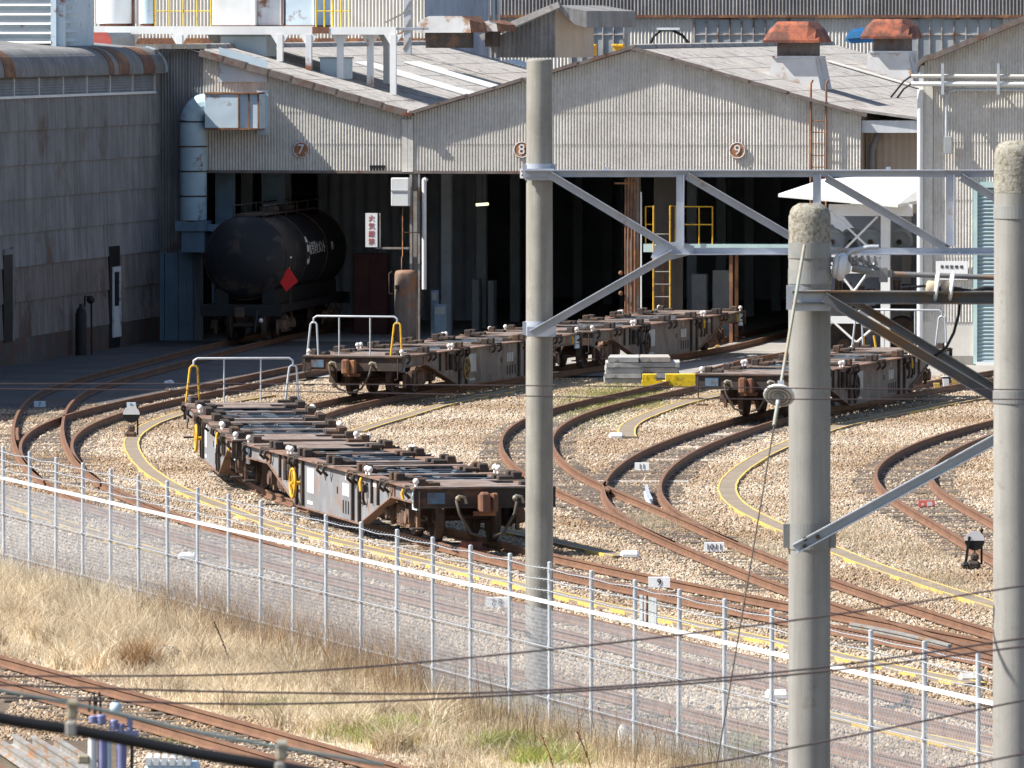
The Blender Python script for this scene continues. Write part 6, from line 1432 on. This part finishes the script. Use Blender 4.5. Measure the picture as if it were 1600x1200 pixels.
# ------------------------------------------------------------------ grass
def grass_mat(name, cols, rough=.9):
    m = bpy.data.materials.new(name); m.use_nodes = True; t = m.node_tree; b = t.nodes['Principled BSDF']; b.inputs['Roughness'].default_value = rough; b.inputs['Specular IOR Level'].default_value = .15
    a = t.nodes.new('ShaderNodeVertexColor'); a.layer_name = 'blade'; t.links.new(a.outputs[0], b.inputs['Base Color'])
    tr = t.nodes.new('ShaderNodeBsdfTranslucent'); t.links.new(a.outputs[0], tr.inputs[0]); ms = t.nodes.new('ShaderNodeMixShader'); ms.inputs[0].default_value = .3
    o = t.nodes['Material Output']; t.links.new(b.outputs[0], ms.inputs[1]); t.links.new(tr.outputs[0], ms.inputs[2]); t.links.new(ms.outputs[0], o.inputs[0]); return m
def value_noise(x, y, s, seed):                         # smooth 2-D noise
    r = np.random.default_rng(seed); g = r.random((64, 64)); x = x / s % 63; y = y / s % 63; i = x.astype(int); j = y.astype(int); u = x - i; v = y - j; u = u * u * (3 - 2 * u); v = v * v * (3 - 2 * v)
    return g[i, j] * (1 - u) * (1 - v) + g[(i + 1) % 64, j] * u * (1 - v) + g[i, (j + 1) % 64] * (1 - u) * v + g[(i + 1) % 64, (j + 1) % 64] * u * v
def blades(name, P, H, Wd, lean, pal, mat, **tags):
    """P: n x 2 roots, H heights, three-segment bent blades as thin ribbons"""
    n = len(P); ang = RNG.uniform(0, 2 * np.pi, n); la = RNG.uniform(0, 2 * np.pi, n); le = lean * RNG.uniform(.3, 1.3, n)
    ts = np.array([0, .4, .75, 1.0]); V = np.zeros((n, 8, 3))
    for k, t in enumerate(ts):
        off = H * le * t ** 2; x = P[:, 0] + off * np.cos(la); y = P[:, 1] + off * np.sin(la); z = H * (t - .25 * le * t * t) ; w_ = Wd * (1 - t * .85) * .5
        for s, j in ((-1, 0), (1, 1)): V[:, 2 * k + j, 0] = x + s * w_ * np.cos(ang); V[:, 2 * k + j, 1] = y + s * w_ * np.sin(ang); V[:, 2 * k + j, 2] = z
    F = np.array([[0, 1, 3, 2], [2, 3, 5, 4], [4, 5, 7, 6]]); F = (F[None] + (np.arange(n) * 8)[:, None, None]).reshape(-1, 4)
    me = bpy.data.meshes.new(name); me.vertices.add(n * 8); me.vertices.foreach_set('co', V.ravel().astype(np.float32))
    me.loops.add(len(F) * 4); me.loops.foreach_set('vertex_index', F.ravel().astype(np.int32)); me.polygons.add(len(F)); me.polygons.foreach_set('loop_start', np.arange(len(F), dtype=np.int32) * 4); me.polygons.foreach_set('loop_total', np.full(len(F), 4, np.int32)); me.update(calc_edges=True)
    pal = np.array(pal); c = pal[RNG.integers(0, len(pal), n)] * RNG.uniform(.7, 1.2, (n, 1)) * (.62 + .6 * value_noise(P[:, 0] + 60, P[:, 1], .7, 21) * 1.0)[:, None]; c = np.concatenate([np.repeat(c, 8, 0), np.ones((n * 8, 1))], 1)
    ca = me.color_attributes.new('blade', 'FLOAT_COLOR', 'POINT'); ca.data.foreach_set('color', c.ravel().astype(np.float32)); me.materials.append(mat)
    o = bpy.data.objects.new(name, me); scene.collection.objects.link(o)
    for k, v in tags.items(): o[k] = v
    return o
GM = grass_mat('grass_blade', None)
TAN = [(.70, .58, .41), (.78, .68, .50), (.60, .48, .33), (.84, .76, .60), (.46, .35, .23), (.74, .65, .49)]
GREEN = [(.20, .30, .05), (.26, .34, .07), (.32, .36, .10), (.42, .40, .14)]
WEED = [(.24, .165, .10), (.30, .21, .125), (.20, .14, .09), (.36, .26, .16)]
n = 400000
y = RNG.uniform(98, 160, n); x = RNG.uniform(-1, 1, n) * (.0572 * y + 1.5)
sd = (x - FA.x) * FN.x + (y - FA.y) * FN.y              # signed distance from the fence, positive beyond it
HL_ = np.array([[p.x, p.y] for p in TR['H']]); hx = np.interp(y, HL_[::-1, 1] if HL_[0, 1] > HL_[-1, 1] else HL_[:, 1], HL_[::-1, 0] if HL_[0, 1] > HL_[-1, 1] else HL_[:, 0])
dh = (x - hx) * .95                                     # distance right of the near track
left_part = np.clip((-x - 1.0) / 5, 0, 1)               # thick mound towards the left
nz = value_noise(x + 40, y, 1.3, 3); nb = value_noise(x + 40, y, .45, 9)
ok = (sd < .55 + nz * .5) & (dh > .95 + nb * .35)
dens = np.where(nz * .6 + nb * .4 > .33, 1, .45); dens = dens * np.where(sd > -.3, .55, 1)
ok &= RNG.random(n) < dens
x, y, sd, nz, nb, lp, dh = (k[ok] for k in (x, y, sd, nz, nb, left_part, dh))
H = (.045 + .14 * nb + lp * (.42 * nz * nb + .34 * np.exp(-((sd + 1.0) / 1.2) ** 2)) + .10 * np.exp(-(sd / .5) ** 2)) * RNG.uniform(.6, 1.35, len(x)) * np.clip((dh - .7) / 1.2, .35, 1)
blades('dry_grass', np.stack([x, y], 1), H, np.full(len(x), .0115), .9, TAN, GM, kind='stuff')
# short straw between and beside the rails in the yard
spots = [(1180, 862, 2.0, .7), (1010, 815, 1.5, .6), (1350, 845, 3.0, .8), (1430, 870, 2.5, .9), (1320, 820, 2.0, .7), (1500, 925, 2.2, .8), (1450, 910, 2, .7), (700, 610, 3, .5), (1040, 822, 1.5, .6), (1240, 880, 2, .6)]
P = []
for px, py, ry, rx in spots:
    c = gp(px, py); k = 1500; P.append(np.stack([c.x + RNG.normal(0, rx * .55, k), c.y + RNG.normal(0, ry, k)], 1))
P = np.concatenate(P); blades('straw_tufts', P, RNG.uniform(.04, .17, len(P)), np.full(len(P), .009), .9, [(.58, .49, .34), (.52, .43, .28), (.64, .56, .42)], GM, kind='stuff')
# bent tufts standing out of the mat, thickest at the left
P = []; Hh = []
for _ in range(230):
    yy = RNG.uniform(104, 156); s0 = RNG.uniform(-4.2, .5); xx = FA.x + (yy - FA.y) * FD.x / FD.y + s0
    if xx < np.interp(yy, HL_[::-1, 1] if HL_[0, 1] > HL_[-1, 1] else HL_[:, 1], HL_[::-1, 0] if HL_[0, 1] > HL_[-1, 1] else HL_[:, 0]) + 1.5: continue
    k = int(RNG.uniform(60, 170)); big = 1.0 if xx < -1 else .55
    P.append(np.stack([xx + RNG.normal(0, .10, k), yy + RNG.normal(0, .16, k)], 1)); Hh.append(RNG.uniform(.5, 1.1, k) * RNG.uniform(.35, .75) * big)
P = np.concatenate(P); Hh = np.concatenate(Hh); blades('grass_tufts', P, Hh, np.full(len(P), .012), 1.1, TAN + [(.40, .29, .17), (.36, .26, .16)], GM, kind='stuff')
# green patches
P = []; Hh = []
for px, py, ry, rx, k, h in ((900, 640, 5, .45, 3000, .10), (960, 622, 4, .6, 4000, .11), (990, 617, 5, .5, 3000, .11), (1030, 640, 4, .4, 1200, .08), (930, 650, 4, .4, 1500, .09), (575, 1148, .7, .26, 1700, .24), (645, 1136, .5, .22, 700, .18), (622, 1165, .5, .14, 700, .2), (440, 1106, .5, .2, 800, .14), (520, 1110, .4, .16, 500, .14), (800, 1172, .6, .28, 1500, .26), (860, 1192, .5, .25, 1300, .26), (1150, 1190, .5, .2, 700, .34), (840, 1122, .6, .3, 500, .22), (820, 1105, .6, .3, 400, .3), (250, 1165, .4, .25, 250, .1), (560, 1060, .5, .5, 350, .12), (480, 1045, .5, .5, 350, .12)):
    c = gp(px, py); P.append(np.stack([c.x + RNG.normal(0, rx, k), c.y + RNG.normal(0, ry, k)], 1)); Hh.append(RNG.uniform(.4, 1.2, k) * h)
P = np.concatenate(P); Hh = np.concatenate(Hh); blades('green_grass', P, Hh, np.full(len(P), .014), .7, GREEN + [(.40, .34, .12)], GM, kind='stuff')
# tall brown weed stalks along the fence
def weeds(name, n, xr, hmin, hmax, wd, lean, off, pal):
    s = RNG.uniform(xr[0], xr[1], n); b = np.array([[FA.x + FD.x * q, FA.y + FD.y * q] for q in s]); o = RNG.normal(off, .45, n); b[:, 0] += FN.x * o; b[:, 1] += FN.y * o
    return blades(name, b, RNG.uniform(hmin, hmax, n), np.full(n, wd), lean, pal, GM, kind='stuff')
weeds('weed_stalks', 900, (3, 50), .35, 1.0, .012, .25, -.35, WEED)
weeds('fine_weeds', 9000, (8, 50), .15, .62, .008, .6, -.4, [(.42, .33, .22), (.35, .27, .17), (.48, .39, .26)])
weeds('seed_weeds', 4200, (10, 26), .5, 1.15, .008, .45, .1, [(.40, .27, .15), (.33, .22, .13), (.46, .33, .20)])
# a reddish grass clump and stalks in the left grass, each a plant of its own
def clump(px, py, n, h, spread, pal, lab, cat, nm, lean=.7, wd=.014, grp=None):
    c = gp(px, py); P_ = np.stack([RNG.normal(0, spread, n), RNG.normal(0, spread, n)], 1)
    o = blades(nm, P_, RNG.uniform(.5, 1.0, n) * h, np.full(n, wd), lean, pal, GM, label=lab, category=cat); o.location = (c.x, c.y, 0)
    if grp: o['group'] = grp
clump(215, 1052, 500, .68, .14, [(.42, .27, .15), (.50, .34, .19), (.36, .22, .12)], 'reddish brown grass clump standing out of the dry grass at the left', 'grass clump', 'grass_clump')
clump(1150, 1200, 160, .62, .09, [(.24, .30, .09), (.34, .32, .12), (.42, .36, .14)], 'green broad-leaved clump at the bottom edge left of the near pole', 'plant', 'green_clump', .8, .03)
for px, py, h, lab in ((868, 1200, .55, 'single leaning reddish weed stalk at the bottom, left one'), (925, 1196, .55, 'single leaning reddish weed stalk at the bottom, right one'), (955, 1150, .5, 'bent straw stalk near the short white post'), (362, 1036, .75, 'dark dead stalk beside the fence at the left')):
    c = gp(px, py + 14); m = MB(); q = [(-.02 - h * .22 * (1 - k / 5) ** 1.2 + h * .22, 0, h * (k / 5)) for k in range(6)]; m.tube([(-(k / 5) ** 1.3 * h * .35, 0, h * k / 5) for k in range(6)], .009, 5)
    for k in range(10): z = h * (.35 + .06 * k); m.sphere((-(z / h) ** 1.3 * h * .35 + random.uniform(-.015, .015), random.uniform(-.02, .02), z), .014, 5, 4)
    solo(m, 'weed_stalk', M['hose'] if 'dark' in lab else M['rust'], lab, 'weed', 'single weed stalks', c)
p = gp(258, 1036); m = MB(); m.sphere((0, 0, .1), .2, 9, 6, (1.1, .9, .8)); m.v = [(x_ + random.uniform(-.03, .03), y_ + random.uniform(-.03, .03), z_ + random.uniform(-.02, .02)) for x_, y_, z_ in m.v]; m.sm = [False] * len(m.f)
solo(m, 'boulder', M['concrete'], 'grey rough stone half hidden in the dry grass beside the reddish clump', 'stone', loc=p)
# straw-coloured soil under the grass
q = [FA + FD * -25 + FN * .6, FA + FD * 70 + FN * .6]; h0 = [p + Vector((1.0, 0, 0)) for p in TR['H']]; h0.sort(key=lambda p: -p.y)
m = MB(); top_ = Vector((0, 0, .004)); poly = [q[0] + top_, q[1] + top_] + [p + top_ for p in reversed(h0)]
m.add(poly, [tuple(range(len(poly)))]); m.build('soil', wmat('soil', (.52, .42, .29), (.40, .32, .21), .8, rough=.95, fine=.2, fscale=15), kind='structure')
